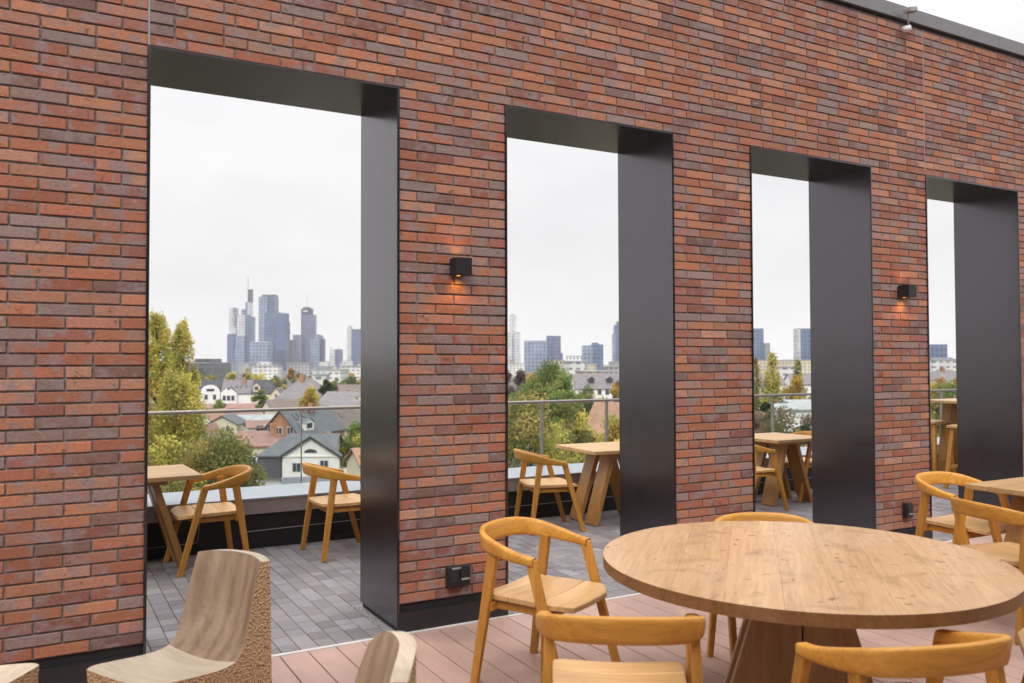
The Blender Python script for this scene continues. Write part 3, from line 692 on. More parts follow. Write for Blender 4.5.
for k, (px, wp, tp, cl) in enumerate([(213, 16, 374, OLV), (230, 20, 373, YEL+OLV), (247, 18, 372, OLV), (262, 16, 372.5, YEL), (276, 15, 375, OLV), (300, 16, 373, OLV+YEL), (318, 13, 376, GRN), (336, 14, 378, OLV), (350, 16, 377, OLV+GRN), (283, 14, 385, YEL+OLV)]):
    tr_at('round_tree', 'yellowing broad leaved tree in the belt behind the row of white houses', 'tree', px, 400+k*7, tp, wp, 'round', 1500, cl, 20+k, .95, 'tree belt behind the white houses')
# second opening
tr_at('round_tree', 'large fresh green tree with a domed crown in the second opening', 'tree', 550, 165, 360.5, 70, 'round', 15000, GRN, 40, .42)
tr_at('round_tree', 'large fresh green tree lower and nearer than the domed one', 'tree', 563, 150, 374, 40, 'round', 6000, GRN+DRK[1:2], 41, .40)
tr_at('bare_tree', 'purplish half bare tree at the brick edge of the second opening', 'tree', 512, 175, 367, 30, 'bare', 4200, BRN, 42, .34)
tr_at('bushy_tree', 'large olive yellow tree filling the glass of the second opening', 'tree', 530, 72, 391, 112, 'round', 17000, OLV+YEL[1:2]+GRN[:1], 43, .26)
tr_at('bushy_tree', 'yellowish tree crown right of the olive one, above the handrail', 'tree', 566, 84, 398, 60, 'round', 9000, YEL+OLV, 44, .28)
tr_at('weeping_tree', 'grey green weeping tree behind the railing posts', 'tree', 597, 120, 384, 46, 'weeping', 7000, [(.13, .15, .10), (.10, .125, .07), (.16, .17, .10)], 45, .34)
tr_at('round_tree', 'bright yellow tree below the tiled roof in the second opening', 'tree', 612, 70, 414, 52, 'round', 7000, GLD+YEL, 46, .24)
tr_at('round_tree', 'golden brown tree at the black panel of the second opening', 'tree', 618, 210, 380, 18, 'round', 2200, GLD+BRN, 47, .45)
tr_at('round_tree', 'dull green tree below the long grey mansard roof', 'tree', 588, 185, 384, 26, 'round', 3000, OLV+GRN, 48, .42)
# third opening
tr_at('poplar_tree', 'slim yellow poplar in the middle of the third opening', 'tree', 772, 190, 352, 24, 'poplar', 6000, YEL+OLV[:1], 50, .45)
tr_at('poplar_tree', 'slim olive poplar behind the autumn tree in the third opening', 'tree', 797, 215, 358, 17, 'poplar', 3200, OLV+YEL[:1], 51, .45)
tr_at('poplar_tree', 'slim olive poplar at the brick edge of the third opening', 'tree', 756, 220, 356, 16, 'poplar', 2500, OLV, 52, .45)
tr_at('round_tree', 'golden autumn tree before the blue tower in the third opening', 'tree', 796, 185, 375, 34, 'round', 5500, GLD, 53, .40)
tr_at('round_tree', 'dark green tree beside the railing post in the third opening', 'tree', 765, 120, 402, 18, 'round', 3000, DRK+GRN[:1], 54, .32)
tr_at('round_tree', 'small bright yellow tree at the railing post in the third opening', 'tree', 775, 140, 400, 10, 'round', 1500, GLD, 55, .32)
tr_at('round_tree', 'dark green bush behind the square table in the third opening', 'tree', 803, 62, 424, 30, 'round', 3500, DRK+OLV, 56, .22)
tr_at('bushy_tree', 'reddish brown bush below the pale flat roofs in the third opening', 'tree', 780, 80, 404, 80, 'round', 9000, [(.22, .16, .11), (.19, .15, .09), (.16, .15, .07)], 57, .24)
# fourth opening
tr_at('bushy_tree', 'reddish green hedge tree at the brick edge of the third opening', 'tree', 757, 84, 411, 40, 'round', 6000, [(.24, .18, .12), (.17, .17, .08)], 58, .24)
tr_at('bushy_tree', 'brownish hedge tree at the black panel of the third opening', 'tree', 806, 88, 412, 44, 'round', 6000, [(.25, .18, .12), (.20, .16, .10)], 59, .24)
tr_at('round_tree', 'orange autumn tree before the grey roofed house in the farthest opening', 'tree', 940, 190, 377, 26, 'round', 4000, ORG+GLD, 60, .42)
tr_at('round_tree', 'golden autumn tree at the black panel of the farthest opening', 'tree', 956, 180, 378, 24, 'round', 3500, GLD, 61, .42)
tr_at('bushy_tree', 'olive green tree behind the bar table in the farthest opening', 'tree', 946, 85, 381, 64, 'round', 9000, OLV+GRN[:1]+YEL[1:2], 62, .26)
for k, (px, d, tp) in enumerate([(95, 78, 330), (20, 88, 345), (-90, 80, 330), (-220, 86, 345), (-360, 90, 335), (-520, 85, 345), (-720, 100, 335)]):  # trees out of view, added to darken the reflections in the opening linings
    tr_at('round_tree', 'unseen broad leaved tree left of the poplars, added for the metal panels to reflect', 'tree', px, d, tp, 105, 'round', 3500, OLV+GRN, 300+k, .5, 'added trees for the metal panels to reflect')
# further trees of the neighbourhood, copies of five kinds
rng = random.Random(99); protos = []
for k, (kind, cl) in enumerate([('round', GRN), ('round', OLV), ('round', YEL), ('round', DRK+GRN), ('round', ORG+GLD)]):
    tm, cm = tree_mesh(random.Random(200+k), kind, 12, 11, 1100, .95, cl); protos.append((tm, cm))
pm = []
for tm, cm in protos:
    t = thing('garden_tree', 'broad leaved tree among the distant houses', 'tree', at(150+50*len(pm), 640+40*len(pm), GZ), 0, 'trees among the distant houses')
    tm.build('trunk', M['bark'], t, True); cm.build('crown', M['leaf'], t); pm.append(t)
spans = [(146, 366), (503, 624), (748, 815), (924, 960)]
def clear(px, d): return not (d < 420 and 195 < px < 330)
cnt = 0
for k in range(400):
    sp = rng.choices(spans, [3, 2, 1.2, .8])[0]; px = rng.uniform(sp[0]-8, sp[1]+8); d = rng.choice([rng.uniform(200, 420), rng.uniform(420, 1000), rng.uniform(430, 900), rng.uniform(900, 1900)])
    if not clear(px, d): continue
    o = dup(rng.choice(pm), at(px, d, GZ), rng.uniform(0, 6), 'broad leaved tree among the distant houses'); s = rng.uniform(.6, 1.05); o.scale = (s, s, s*rng.uniform(.85, 1.15)); cnt += 1
    if cnt > 130: break

# ------------------------------------------------------------------ houses
def house(label, px, d, delta, L, W, eave, ridge, wallm, roofm, hip=(0, 0), wins=(), chim=(), dormers=(), base=GZ, name='house', cat='house', ov=.35, group=None, skylights=(), verge=None, shift=(0, 0)):
    "ridge along local x; front face is local -y; delta turns the house against the line of sight"
    loc = at(px, d, base); rz = RANG+R(delta); loc = loc+Vector((shift[0], shift[1], 0)); he, hr = eave-base, ridge-base
    t = thing(name, label, cat, loc, rz, group); a, w = L/2, W/2; hl, hrr = hip
    mb = MB()
    mb.v += [(-a, -w, 0), (a, -w, 0), (a, w, 0), (-a, w, 0), (-a, -w, he), (a, -w, he), (a, w, he), (-a, w, he)]
    mb.f += [(0, 1, 5, 4), (2, 3, 7, 6), (1, 2, 6, 5), (3, 0, 4, 7)]
    if not hl: mb.v.append((-a, 0, hr-.12)); mb.f.append((7, 4, len(mb.v)-1))
    if not hrr: mb.v.append((a, 0, hr-.12)); mb.f.append((5, 6, len(mb.v)-1))
    mb.c = [(1, 1, 1)]*len(mb.f); mb.m = [0]*len(mb.f); mb.build('wall', M[wallm], t)
    sl = (hr-he)/w; dz = ov*sl; th = .22; xl, xr = -a-ov, a+ov
    rl, rr = (-a+hl if hl else xl), (a-hrr if hrr else xr); ez = he-dz; yw = w+ov
    mb = MB()
    for q in (0, th):
        E = [(xl, -yw, ez+q), (xr, -yw, ez+q), (xr, yw, ez+q), (xl, yw, ez+q)]; P1, P2 = (rl, 0, hr+q), (rr, 0, hr+q)
        for f in ([E[0], E[1], P2, P1], [E[2], E[3], P1, P2], [E[1], E[2], P2], [E[3], E[0], P1]):
            if q == 0: f = f[::-1]
            if len(f) == 3 and ((f[0] == E[1] or f[-1] == E[1]) and not hrr or (f[0] == E[3] or f[-1] == E[3]) and not hl): continue
            mb.face(f)
    for A1, A2 in (((xl, -yw, ez), (xr, -yw, ez)), ((xr, yw, ez), (xl, yw, ez))): mb.face([A1, A2, (A2[0], A2[1], A2[2]+th), (A1[0], A1[1], A1[2]+th)])
    for sx, hh, xx in ((-1, hl, xl), (1, hrr, xr)):
        if hh: mb.face([(xx, -sx*-yw, ez), (xx, -sx*yw, ez), (xx, -sx*yw, ez+th), (xx, -sx*-yw, ez+th)])
        else:
            for sy in (-1, 1): mb.face([(xx, sy*yw, ez), (xx, 0, hr), (xx, 0, hr+th), (xx, sy*yw, ez+th)], mi=1)
    rf = mb.build('roof', [M[roofm], M[verge] if verge else M[roofm]], t)
    for x, y, s, h in chim:
        zb = hr-abs(y)*sl-.4; mb = MB(); mb.box(x-s/2, x+s/2, y-s/2, y+s/2, zb, zb+h); mb.build('chimney', M['far_brick'], rf)
    for f, u, z, ww, hh in wins:
        mb = MB(); pb = MB(); e = .08
        if f in 'fb':
            sy = -1 if f == 'f' else 1; y0, y1 = sorted((sy*w, sy*(w+.06))); mb.box(u-ww/2-e, u+ww/2+e, y0, y1, z-e, z+hh+e); y0, y1 = sorted((sy*(w+.062), sy*(w+.09))); pb.box(u-ww/2, u-.04, y0, y1, z, z+hh); pb.box(u+.04, u+ww/2, y0, y1, z, z+hh)
        else:
            sx = -1 if f == 'l' else 1; x0, x1 = sorted((sx*a, sx*(a+.06))); mb.box(x0, x1, u-ww/2-e, u+ww/2+e, z-e, z+hh+e); x0, x1 = sorted((sx*(a+.062), sx*(a+.09))); pb.box(x0, x1, u-ww/2, u-.04, z, z+hh); pb.box(x0, x1, u+.04, u+ww/2, z, z+hh)
        fo = mb.build('window', M['render_white'] if wallm != 'render_white' else M['render_grey'], t); pb.build('pane', M['win_dark'], fo)
    for x, ww, zb, h, wm in dormers:
        "gabled dormer on the front roof side"
        yb = -w+(zb-he)/sl; y0 = yb-.25; yr = -(hr-(zb+h*1.45))/sl if zb+h*1.45 < hr else 0; mb = MB(); h2 = zb+h; h3 = zb+h*1.45
        mb.face([(x-ww/2, y0, zb), (x+ww/2, y0, zb), (x+ww/2, y0, h2), (x, y0, h3), (x-ww/2, y0, h2)])
        yk = -(hr-h2)/sl if h2 < hr else 0
        for sx in (-1, 1): mb.face([(x+sx*ww/2, y0, zb), (x+sx*ww/2, y0, h2), (x+sx*ww/2, yk, h2), (x+sx*ww/2, yb, zb)][::sx])
        dm = mb.build('dormer', M[wm], rf); mb = MB()
        for sx in (-1, 1): mb.face([(x+sx*(ww/2+.2), y0-.2, h2-.15), (x, y0-.2, h3+.05), (x, yr, h3+.05), (x+sx*(ww/2+.2), yk, h2-.15)][::sx])
        mb.build('dormer_roof', M[roofm], rf)
        mb = MB(); mb.box(x-ww*.28, x-.03, y0-.06, y0-.002, zb+h*.25, zb+h*.85); mb.box(x+.03, x+ww*.28, y0-.06, y0-.002, zb+h*.25, zb+h*.85); mb.build('dormer_window', M['win_dark'], rf)
    for x, f in skylights:
        y = -w*(1-f); z = he+(hr-he)*f+th; mb = MB(); n = Vector((0, -sl, 1)).normalized(); tg = Vector((0, 1, sl)).normalized(); c0 = Vector((x, y, z))+n*.03
        mb.hexa([c0+Vector((sx*.45, 0, 0))+tg*sy*.6+n*q for q in (0, .08) for sx, sy in ((-1, -1), (1, -1), (1, 1), (-1, 1))]); mb.build('skylight', M['win_dark'], rf)
    return t
# the white gabled house: hipped wing, mansard skirt and the gable towards the terrace
d1 = 122.0; zr, ze = Z(437, d1, 300), Z(456.5, d1-1.5, 300)
HW = house('white house with grey tiled hipped roof and arched attic window', 303, d1+4.4, 0, 10.6, 8.2, ze, zr, 'render_white', 'roof_grey', hip=(3.4, 0), chim=[(3.5, 1.5, .8, 1.6)], verge='trim_dark')
rel = lambda px, d, z: HW.matrix_basis.inverted() @ at(px, d, z)
mb = MB(); gw = 4.05; gx = 2.35; hE, hR = ze-GZ, zr-GZ; yF = -4.9
mb.v += [(gx-gw, yF, 0), (gx+gw, yF, 0), (gx+gw, yF, hE), (gx, yF, hR-.1), (gx-gw, yF, hE), (gx-gw, -4.1, 0), (gx+gw, -4.1, 0), (gx+gw, -4.1, hE), (gx-gw, -4.1, hE)]
mb.f += [(0, 1, 2, 3, 4), (5, 0, 4, 8), (1, 6, 7, 2)]; mb.c = [(1, 1, 1)]*3; mb.m = [0]*3; mb.build('gable_wall', M['render_white'], HW)
mb = MB(); s_ = (hR-hE)/gw; o_ = .4
for sx in (-1, 1):
    e0 = (gx+sx*(gw+o_), yF-.4, hE-o_*s_+.25); r0 = (gx, yF-.4, hR+.25); r1 = (gx, .2, hR+.25); e1 = (gx+sx*(gw+o_), -4.0, hE-o_*s_+.25)
    mb.face([e0, r0, r1, e1][::sx]); dn = lambda p: (p[0], p[1], p[2]-.32); mb.face([e0, r0, dn(r0), dn(e0)], mi=1); mb.face([dn(e0), dn(r0), dn(r1), dn(e1)], mi=1)
mb.build('gable_roof', [M['roof_grey'], M['trim_dark']], HW)
for u, z0 in ((gx-2.0, Z(471, d1, 300)-GZ), (gx+1.95, Z(468.5, d1, 300)-GZ)):
    mb = MB(); mb.box(u-.62, u+.62, yF-.05, yF-.003, z0, z0+1.3); f = mb.build('window', M['render_grey'], HW); mb = MB(); mb.box(u-.52, u-.06, yF-.08, yF-.052, z0+.08, z0+1.2); mb.box(u+.06, u+.52, yF-.08, yF-.052, z0+.08, z0+1.2); mb.build('pane', M['win_dark'], f)
mb = MB(); za = Z(452.2, d1, 300)-GZ; mb.face([(gx-.95+.0, yF-.04, za)]+[(gx-math.cos(k*pi/8)*.95, yF-.04, za+math.sin(k*pi/8)*.55) for k in range(1, 8)]+[(gx+.95, yF-.04, za)]); mb.build('window', M['win_dark'], HW)
mb = MB(); mb.box(gx-gw-.06, gx+gw+.06, yF-.14, yF-.002, hE-.15, hE+.05); mb.build('cornice', M['render_white'], HW)
mb = MB(); mb.hexa([(-5.3-.9, -4.1-.9, hE-3.0), (gx-gw-.1, -4.1-.9, hE-3.0), (gx-gw-.1, -4.1, hE-3.0), (-6.2, -4.1, hE-3.0), (-5.35, -4.2, hE-.15), (gx-gw-.1, -4.2, hE-.15), (gx-gw-.1, -4.1, hE-.15), (-5.35, -4.1, hE-.15)]); mb.build('mansard_skirt', M['roof_dark'], HW)
# brick gable house
d2 = 150.; house('red brick gable house with grey solar roof and white window band', 304.5, d2+9, 74, 17, 7.8, Z(435, d2, 304), Z(411.5, d2, 304), 'far_brick', 'roof_grey', chim=[(1.2, -.8, .9, 2.2), (-1.5, -.6, .7, 1.8)],
    wins=[('l', .2, Z(434, d2, 304)-GZ, 1.3, 1.1), ('l', 2.4, Z(435, d2, 304)-GZ, .9, 1.7), ('l', -2.1, Z(434, d2, 304)-GZ, 1.1, 1.2)], verge='trim_dark', skylights=[(-4, .7), (-2.6, .72), (.5, .75), (-5.5, .68)], dormers=[(-4.4, 3.2, Z(435, d2, 304)-GZ+.6, 1.5, 'render_white')])
house('house with low pinkish red tiled roof between the trees and the white gable', 254, 142, 14, 9.5, 9, Z(446, 138, 250), Z(430.5, 145, 250), 'render_cream', 'roof_red', hip=(2.5, 2.5), chim=[(3.2, -1.2, 1.1, 2.4)], wins=[('f', -3, 3.2, 1.2, 1.4), ('f', 0, 3.2, 1.2, 1.4)])
house('small cream house with steep red roof beside the poplars', 203, 165, 60, 6, 5, Z(439, 165, 207), Z(425, 165, 207), 'render_cream', 'roof_red', wins=[('l', 0, 5, 1, 1.3)])
house('white house with steep orange roof seen gable on', 214, 195, 78, 10, 7.5, Z(424, 195, 214), Z(410, 195, 214), 'render_white', 'roof_orange', wins=[('l', -1.6, 4.6, .9, 1.4), ('l', 1.4, 4.6, .9, 1.4)])
house('cream gabled house with narrow windows beside the orange roof', 227.5, 190, 96, 10, 6.5, Z(423, 190, 227), Z(415, 190, 227), 'render_cream', 'roof_grey', wins=[('l', -1.3, 4.5, .8, 1.5), ('l', 1.3, 4.5, .8, 1.5)])
house('white house with long pink roof behind the orange one', 236, 212, 8, 13, 9, Z(420, 212, 236), Z(411.5, 212, 236), 'render_white', 'roof_red', wins=[('f', -4, 3.6, 1.2, 1.3), ('f', 3, 3.6, 1.2, 1.3)])
house('long low terrace with shallow grey roof and pale dormer boxes', 258, 200, 22, 20, 9, Z(424, 200, 258), Z(415, 200, 258), 'render_white', 'roof_flat', wins=[('f', -8+3.2*k, Z(424, 200, 258)-GZ-2.2, 1.7, 1.3) for k in range(6)])
house('low white house with red roof strip behind the brick gable', 275, 188, 22, 12, 7, Z(426, 188, 275), Z(420.5, 188, 275), 'render_white', 'roof_red', wins=[('f', -3.5, 5, 1.4, 1.3), ('f', 0, 5, 1.4, 1.3), ('f', 3.5, 5, 1.4, 1.3)])
# the row at 330 m
dR = 330.; e = lambda py: Z(py, dR, 240)
def row(lab, px, Lp, roof, dorm, **k): return house(lab, px, dR+3, 4, Lp*dR/FPX, 10, e(393), e(380.5), k.pop('wm', 'render_white'), roof, dormers=dorm, **k)
hb = e(398)-GZ
H_a = row('white row house with curved gable and dark roof next to the poplars', 212, 22, 'roof_dark', [], chim=[(-3, 1, 1, 2)])
H_b = row('white row house with pointed gable and slate roof with skylights', 240, 30, 'roof_mauve', [], skylights=[(-.5, .45), (1.1, .45), (3.2, .5)], chim=[(2.0, -1.4, 1.2, 2.6)])
def front_gable(t, x, ww, zb, ze2, zp, round_=False):
    mb = MB(); y0 = -6.6
    pts = [(x-ww/2, zb), (x+ww/2, zb), (x+ww/2, ze2)]+([(x+ww/2*math.cos(k*pi/10)**1.0, ze2+(zp-ze2)*math.sin(k*pi/10)) for k in range(1, 10)] if round_ else [(x, zp)])+[(x-ww/2, ze2)]
    n = len(pts); i = 0; mb.v += [(p[0], y0, p[1]) for p in pts]+[(p[0], -1.2, p[1]) for p in pts]
    mb.f.append(tuple(range(n))); mb.f += [((k+1) % n, k, n+k, n+(k+1) % n) for k in range(n)]; mb.c = [(1, 1, 1)]*(n+1); mb.m = [0]+[1 if 2 <= k < n-1 else 0 for k in range(n)]
    mb.build('gable', [M['render_white'], M['roof_dark']], t)
    for k in ((-.22, .22) if round_ else (-.27, 0, .27)):
        mb = MB(); mb.box(x+k*ww-.65, x+k*ww+.65, y0-.08, y0-.02, ze2-3.0, ze2-1.0); f = mb.build('window', M['render_grey'], t); mb = MB(); mb.box(x+k*ww-.52, x+k*ww+.52, y0-.12, y0-.082, ze2-2.9, ze2-1.1); mb.build('pane', M['win_dark'], f)
    mb = MB()
    if round_: mb.box(x-1.5, x+1.5, y0-.08, y0-.02, ze2+.2, ze2+1.2)
    else: mb.box(x-.5, x+.5, y0-.08, y0-.02, ze2+1.2, ze2+2.1)
    mb.build('window', M['win_dark'], t)
front_gable(H_a, 1.3, 7.2, 1, e(391.5)-GZ, e(384.5)-GZ, True)
front_gable(H_b, -2.6, 6.0, 1, e(392.5)-GZ, e(386.5)-GZ)
H_c = row('cream row house with dark roof and pointed dormers', 266, 22, 'roof_dark', [(-2.6, 2.6, e(394.5)-GZ+1.2, 2.3, 'render_cream')], wm='render_cream', hip=(0, 2.5), skylights=[(.5, .5), (2, .5)])
house('small cream gable house at the end of the white row', 279, 322, 90, 8, 3.4, Z(393, 322, 279), Z(387.5, 322, 279), 'render_cream', 'roof_brown', wins=[('l', 0, Z(397, 322, 279)-GZ, .8, 1.3)])
for k, px in enumerate((223.5, 251)):
    pass
house('large house with broad grey hipped roof and white gable end', 308, 285, -12, 16, 15, Z(398, 285, 308), Z(379, 285, 308), 'render_white', 'roof_mauve', hip=(5, 6.5), chim=[(-1.5, -1, 1.5, 2.8)], wins=[('f', -4, 3, 1.4, 1.6), ('f', 0, 3, 1.4, 1.6)])
house('low brown roofed house in front of the cream dormer house', 283, 255, 35, 10, 8, Z(408, 255, 283), Z(400, 255, 283), 'render_cream', 'roof_brown')
house('house with wide grey mauve hipped roof above the handrail', 337, 225, 10, 16, 12, Z(409, 225, 337), Z(397, 225, 337), 'render_cream', 'roof_mauve', hip=(5, 4), wins=[('f', 2, 4, 1.4, 1.4)])
house('brown roofed house beside the brick gable house', 339, 180, 55, 11, 9, Z(427, 180, 339), Z(409, 180, 339), 'render_cream', 'roof_brown', skylights=[(-1, .6)])
house('small white house with red roof right of the white gabled house', 336, 140, 30, 7, 6, Z(449, 140, 336), Z(438, 140, 336), 'render_white', 'roof_red')
house('cream house with orange roof at the black panel of the widest opening', 386, 105, 25, 8, 7, Z(461, 105, 362), Z(448, 105, 362), 'render_cream', 'roof_orange')
house('cream town house with dark windows near the black panel', 353, 330, 6, 11, 9, Z(391, 330, 353), Z(385, 330, 353), 'render_cream', 'roof_brown', wins=[('f', -3, 4, 1.2, 1.8), ('f', 0, 4, 1.2, 1.8), ('f', 3, 4, 1.2, 1.8), ('f', -1.5, 8, 1.2, 1.6), ('f', 2, 8, 1.2, 1.6)])
house('pale cream house low behind the weeping tree', 345, 265, -20, 12, 9, Z(400, 265, 345), Z(392, 265, 345), 'render_white', 'roof_mauve', wins=[('f', -3, 4, 1.2, 1.5), ('f', 1, 4, 1.2, 1.5)])
house('flat grey shed below the white gabled house at the ledge', 306, 92, 18, 4.5, 4, Z(482, 92, 322), Z(478, 92, 322), 'render_grey', 'roof_grey')
house('reddish low house below the white row', 232, 300, 5, 26, 6, Z(408, 300, 232), Z(404, 300, 232), 'far_brick', 'roof_red')
# second opening
house('long building with grey mansard roof and small dormers in the second opening', 603, 300, 6, 22, 12, Z(388, 300, 603), Z(374.5, 300, 603), 'render_white', 'roof_mauve', dormers=[(-5, 2, Z(386, 300, 603)-GZ+1.0, 1.7, 'roof_dark'), (1.5, 2, Z(386, 300, 603)-GZ+1.0, 1.7, 'roof_dark'), (7, 2, Z(386, 300, 603)-GZ+1.0, 1.7, 'roof_dark')], wins=[('f', -8+2.7*k, Z(394, 300, 603)-GZ, 1.2, 2.0) for k in range(7)])
house('house with orange tiled roof slope behind the railing post', 634, 105, -28, 10, 9, Z(436, 105, 618), Z(404, 105, 618), 'render_cream', 'roof_orange')
# third opening
house('long pale greenhouse like building with stepped flat roofs in the third opening', 797, 135, -10, 10, 6, Z(409, 135, 797), Z(404.5, 135, 797), 'render_white', 'roof_flat', wins=[('f', -4+2.4*k, 8.0, 1.6, .8) for k in range(4)])
house('low pale sheds behind the greenhouse like building', 806, 160, 8, 9, 8, Z(404, 160, 806), Z(400.5, 160, 806), 'render_white', 'roof_flat')
house('grey roofed house at the brick edge of the third opening', 760, 300, 15, 14, 10, Z(384, 300, 760), Z(374, 300, 760), 'render_white', 'roof_mauve', wins=[('f', -3, 5, 1.3, 1.6), ('f', 1, 5, 1.3, 1.6)])
house('red roofed house between the poplars in the third opening', 784, 320, -20, 13, 9, Z(388, 320, 784), Z(379, 320, 784), 'render_cream', 'roof_mauve')
house('wide grey roofed house behind the autumn tree in the third opening', 806, 310, 5, 14, 10, Z(384, 310, 806), Z(374, 310, 806), 'render_white', 'roof_mauve')
# fourth opening
house('house with grey hipped roof and dark dormer in the farthest opening', 944, 300, 20, 14, 12, Z(380, 300, 944), Z(370, 300, 944), 'render_white', 'roof_mauve', hip=(4, 4), chim=[(-2, -1, 1.2, 2)], dormers=[(0, 2, Z(380, 300, 944)-GZ+.8, 1.6, 'roof_dark')])
house('house with grey gable roof beside the hipped one in the farthest opening', 958, 290, -35, 12, 9, Z(384, 290, 958), Z(373, 290, 958), 'render_white', 'roof_mauve')

# ------------------------------------------------------------------ city blocks and towers
def block(label, x0, x1, top, d, mat, delta=8, depth=22, base=GZ, name='office_block', roof=(), cat='building', group=None):
    w = (x1-x0)*d/FPX; t = thing(name, label, cat, at((x0+x1)/2, d+depth/2, base), RANG+R(delta), group); h = Z(top, d)-base
    mb = MB(); mb.box(-w/2, w/2, -depth/2, depth/2, 0, h); mb.build('body', M[mat], t)
    mb = MB(); mb.box(-w/2-.4, w/2+.4, -depth/2-.4, depth/2+.4, h+.02, h+.9); mb.build('roof', M['roof_flat'], t)
    for u0, u1, zz, mm in roof:
        mb = MB(); mb.box(-w/2+w*u0, -w/2+w*u1, -depth/4, depth/4, h+.92, h+.92+zz); mb.build('roof_house', M[mm], t)
    return t
block('white office block of four window bands before the city towers', 255, 280, 365.5, 900, 'blk_white', 4, 26, roof=[(.25, .62, 3.5, 'blk_white')])
block('grey office block with pale roof edge before the dark city tower', 289, 311, 363, 1000, 'blk_grey', 6, 30)
block('dark wide arena like building left of the city towers', 196, 222, 362.5, 800, 'tw_dark', 0, 60, roof=[(.15, .8, 3.5, 'tw_dark')])
block('pale low hall beside the dark arena like building', 217, 229, 362, 1100, 'blk_white', 0, 30)
block('pale green roofed hall below the twin city towers', 316, 345, 370, 640, 'blk_white', -6, 22, roof=[(.1, .5, 2.4, 'tw_green')])
block('white flat block behind the dark conifer', 315, 328, 375, 420, 'blk_white', 5, 14)
block('pale apartment block near the black panel below the towers', 340, 362, 366.5, 900, 'blk_white', 10, 20)
block('cream building with arched attic windows in the second opening', 578, 603, 372.5, 420, 'blk_cream', 6, 16)
block('white building carrying a roof frame in the second opening', 566, 582, 362.5, 520, 'blk_white', 10, 16)
block('grey low block at the black panel in the second opening', 603, 626, 367.5, 700, 'blk_grey', 0, 20)
block('pale base building below the slim white tower', 503, 524, 364, 1200, 'blk_white', 6, 24)
block('long cream building across the third opening below the towers', 750, 818, 361.5, 900, 'blk_cream', 3, 24)
block('white low building with roof units in the third opening', 772, 796, 368.5, 500, 'blk_white', 6, 18)
block('long cream building with small windows in the farthest opening', 924, 962, 361.5, 600, 'blk_white', 4, 20)
t = thing('roof_frame', 'open steel frame on the roof of the white building in the second opening', 'roof frame', at(574, 525, Z(362, 520)+.95), RANG)
for k in range(5):
    mb = MB(); mb.box(-4.6+2.2*k, -4.3+2.2*k, -1.5, -1.2, 0, 2.6); mb.build('post', M['trim_dark'], t)
for z in (1.2, 2.4):
    mb = MB(); mb.box(-4.8, 4.9, -1.7, -1.51, z, z+.3); mb.build('beam', M['trim_dark'], t)
# low rise belt
rng = random.Random(5)
for k in range(46):
    sp = rng.choices(spans, [3, 1.6, 1, .7])[0]; px = rng.uniform(sp[0], sp[1]); d = rng.uniform(1150, 2300); w = rng.uniform(5, 13)
    block('low city building in the pale belt under the towers', px-w/2, px+w/2, rng.uniform(360.5, 366.5), d, rng.choice(['blk_white', 'blk_cream', 'blk_grey', 'blk_white']), rng.uniform(-15, 15), rng.uniform(15, 35), group='low city buildings under the towers')

def tower(label, d, parts, cat='skyscraper', delta=0):
    "parts: (kind, x0, x1, top, bottom or None, depth, y offset, material)"
    xs_ = [p[1] for p in parts if p[0] != 'mast']+[p[2] for p in parts if p[0] != 'mast']; mid = (min(xs_)+max(xs_))/2
    t = thing('skyscraper', label, cat, at(mid, d, GZ), RANG+R(delta))
    for kind, x0, x1, tp, bt, dep, yo, mat in parts:
        k = d/FPX; a, b2 = (x0-mid)*k, (x1-mid)*k; zt = Z(tp, d, mid)-GZ; zb = 0 if bt is None else Z(bt, d, mid)-GZ; mb = MB()
        if kind == 'mast': mb.tube([((a+b2)/2, yo, zb), ((a+b2)/2, yo, zt)], max(1.0, (b2-a)/2), 6, r2=.7); mb.build('mast', M[mat], t); continue
        if kind == 'cyl':
            r = (b2-a)/2; mb.prism([((a+b2)/2+math.cos(j*pi/12)*r, yo+math.sin(j*pi/12)*r) for j in range(24)], zb, zt); mb.build('shaft', M[mat], t, False); continue
        if kind == 'slant': mb.hexa([(a, yo-dep/2, zb), (b2, yo-dep/2, zb), (b2, yo+dep/2, zb), (a, yo+dep/2, zb), (a+(b2-a)*.12, yo-dep/2, zt), (b2, yo-dep/2, zt), (b2, yo+dep/2, zt), (a+(b2-a)*.12, yo+dep/2, zt)])
        elif kind == 'flare': mb.hexa([(a+(b2-a)*.1, yo-dep/2, zb), (b2-(b2-a)*.1, yo-dep/2, zb), (b2-(b2-a)*.1, yo+dep/2, zb), (a+(b2-a)*.1, yo+dep/2, zb), (a, yo-dep/2, zt), (b2, yo-dep/2, zt), (b2, yo+dep/2, zt), (a, yo+dep/2, zt)])
        elif kind == 'wedge': mb.hexa([(a, yo-dep/2, zb), (b2, yo-dep/2, zb), (b2, yo+dep/2, zb), (a, yo+dep/2, zb), (a, yo-dep/2, zt), (b2, yo-dep/2, zt-(b2-a)*.35), (b2, yo+dep/2, zt-(b2-a)*.35), (a, yo+dep/2, zt)])
        else: mb.box(a, b2, yo-dep/2, yo+dep/2, zb, zt)
        mb.build({'cap': 'roof_cap'}.get(kind, 'shaft'), M[mat], t)
    return t
DT = 2700.
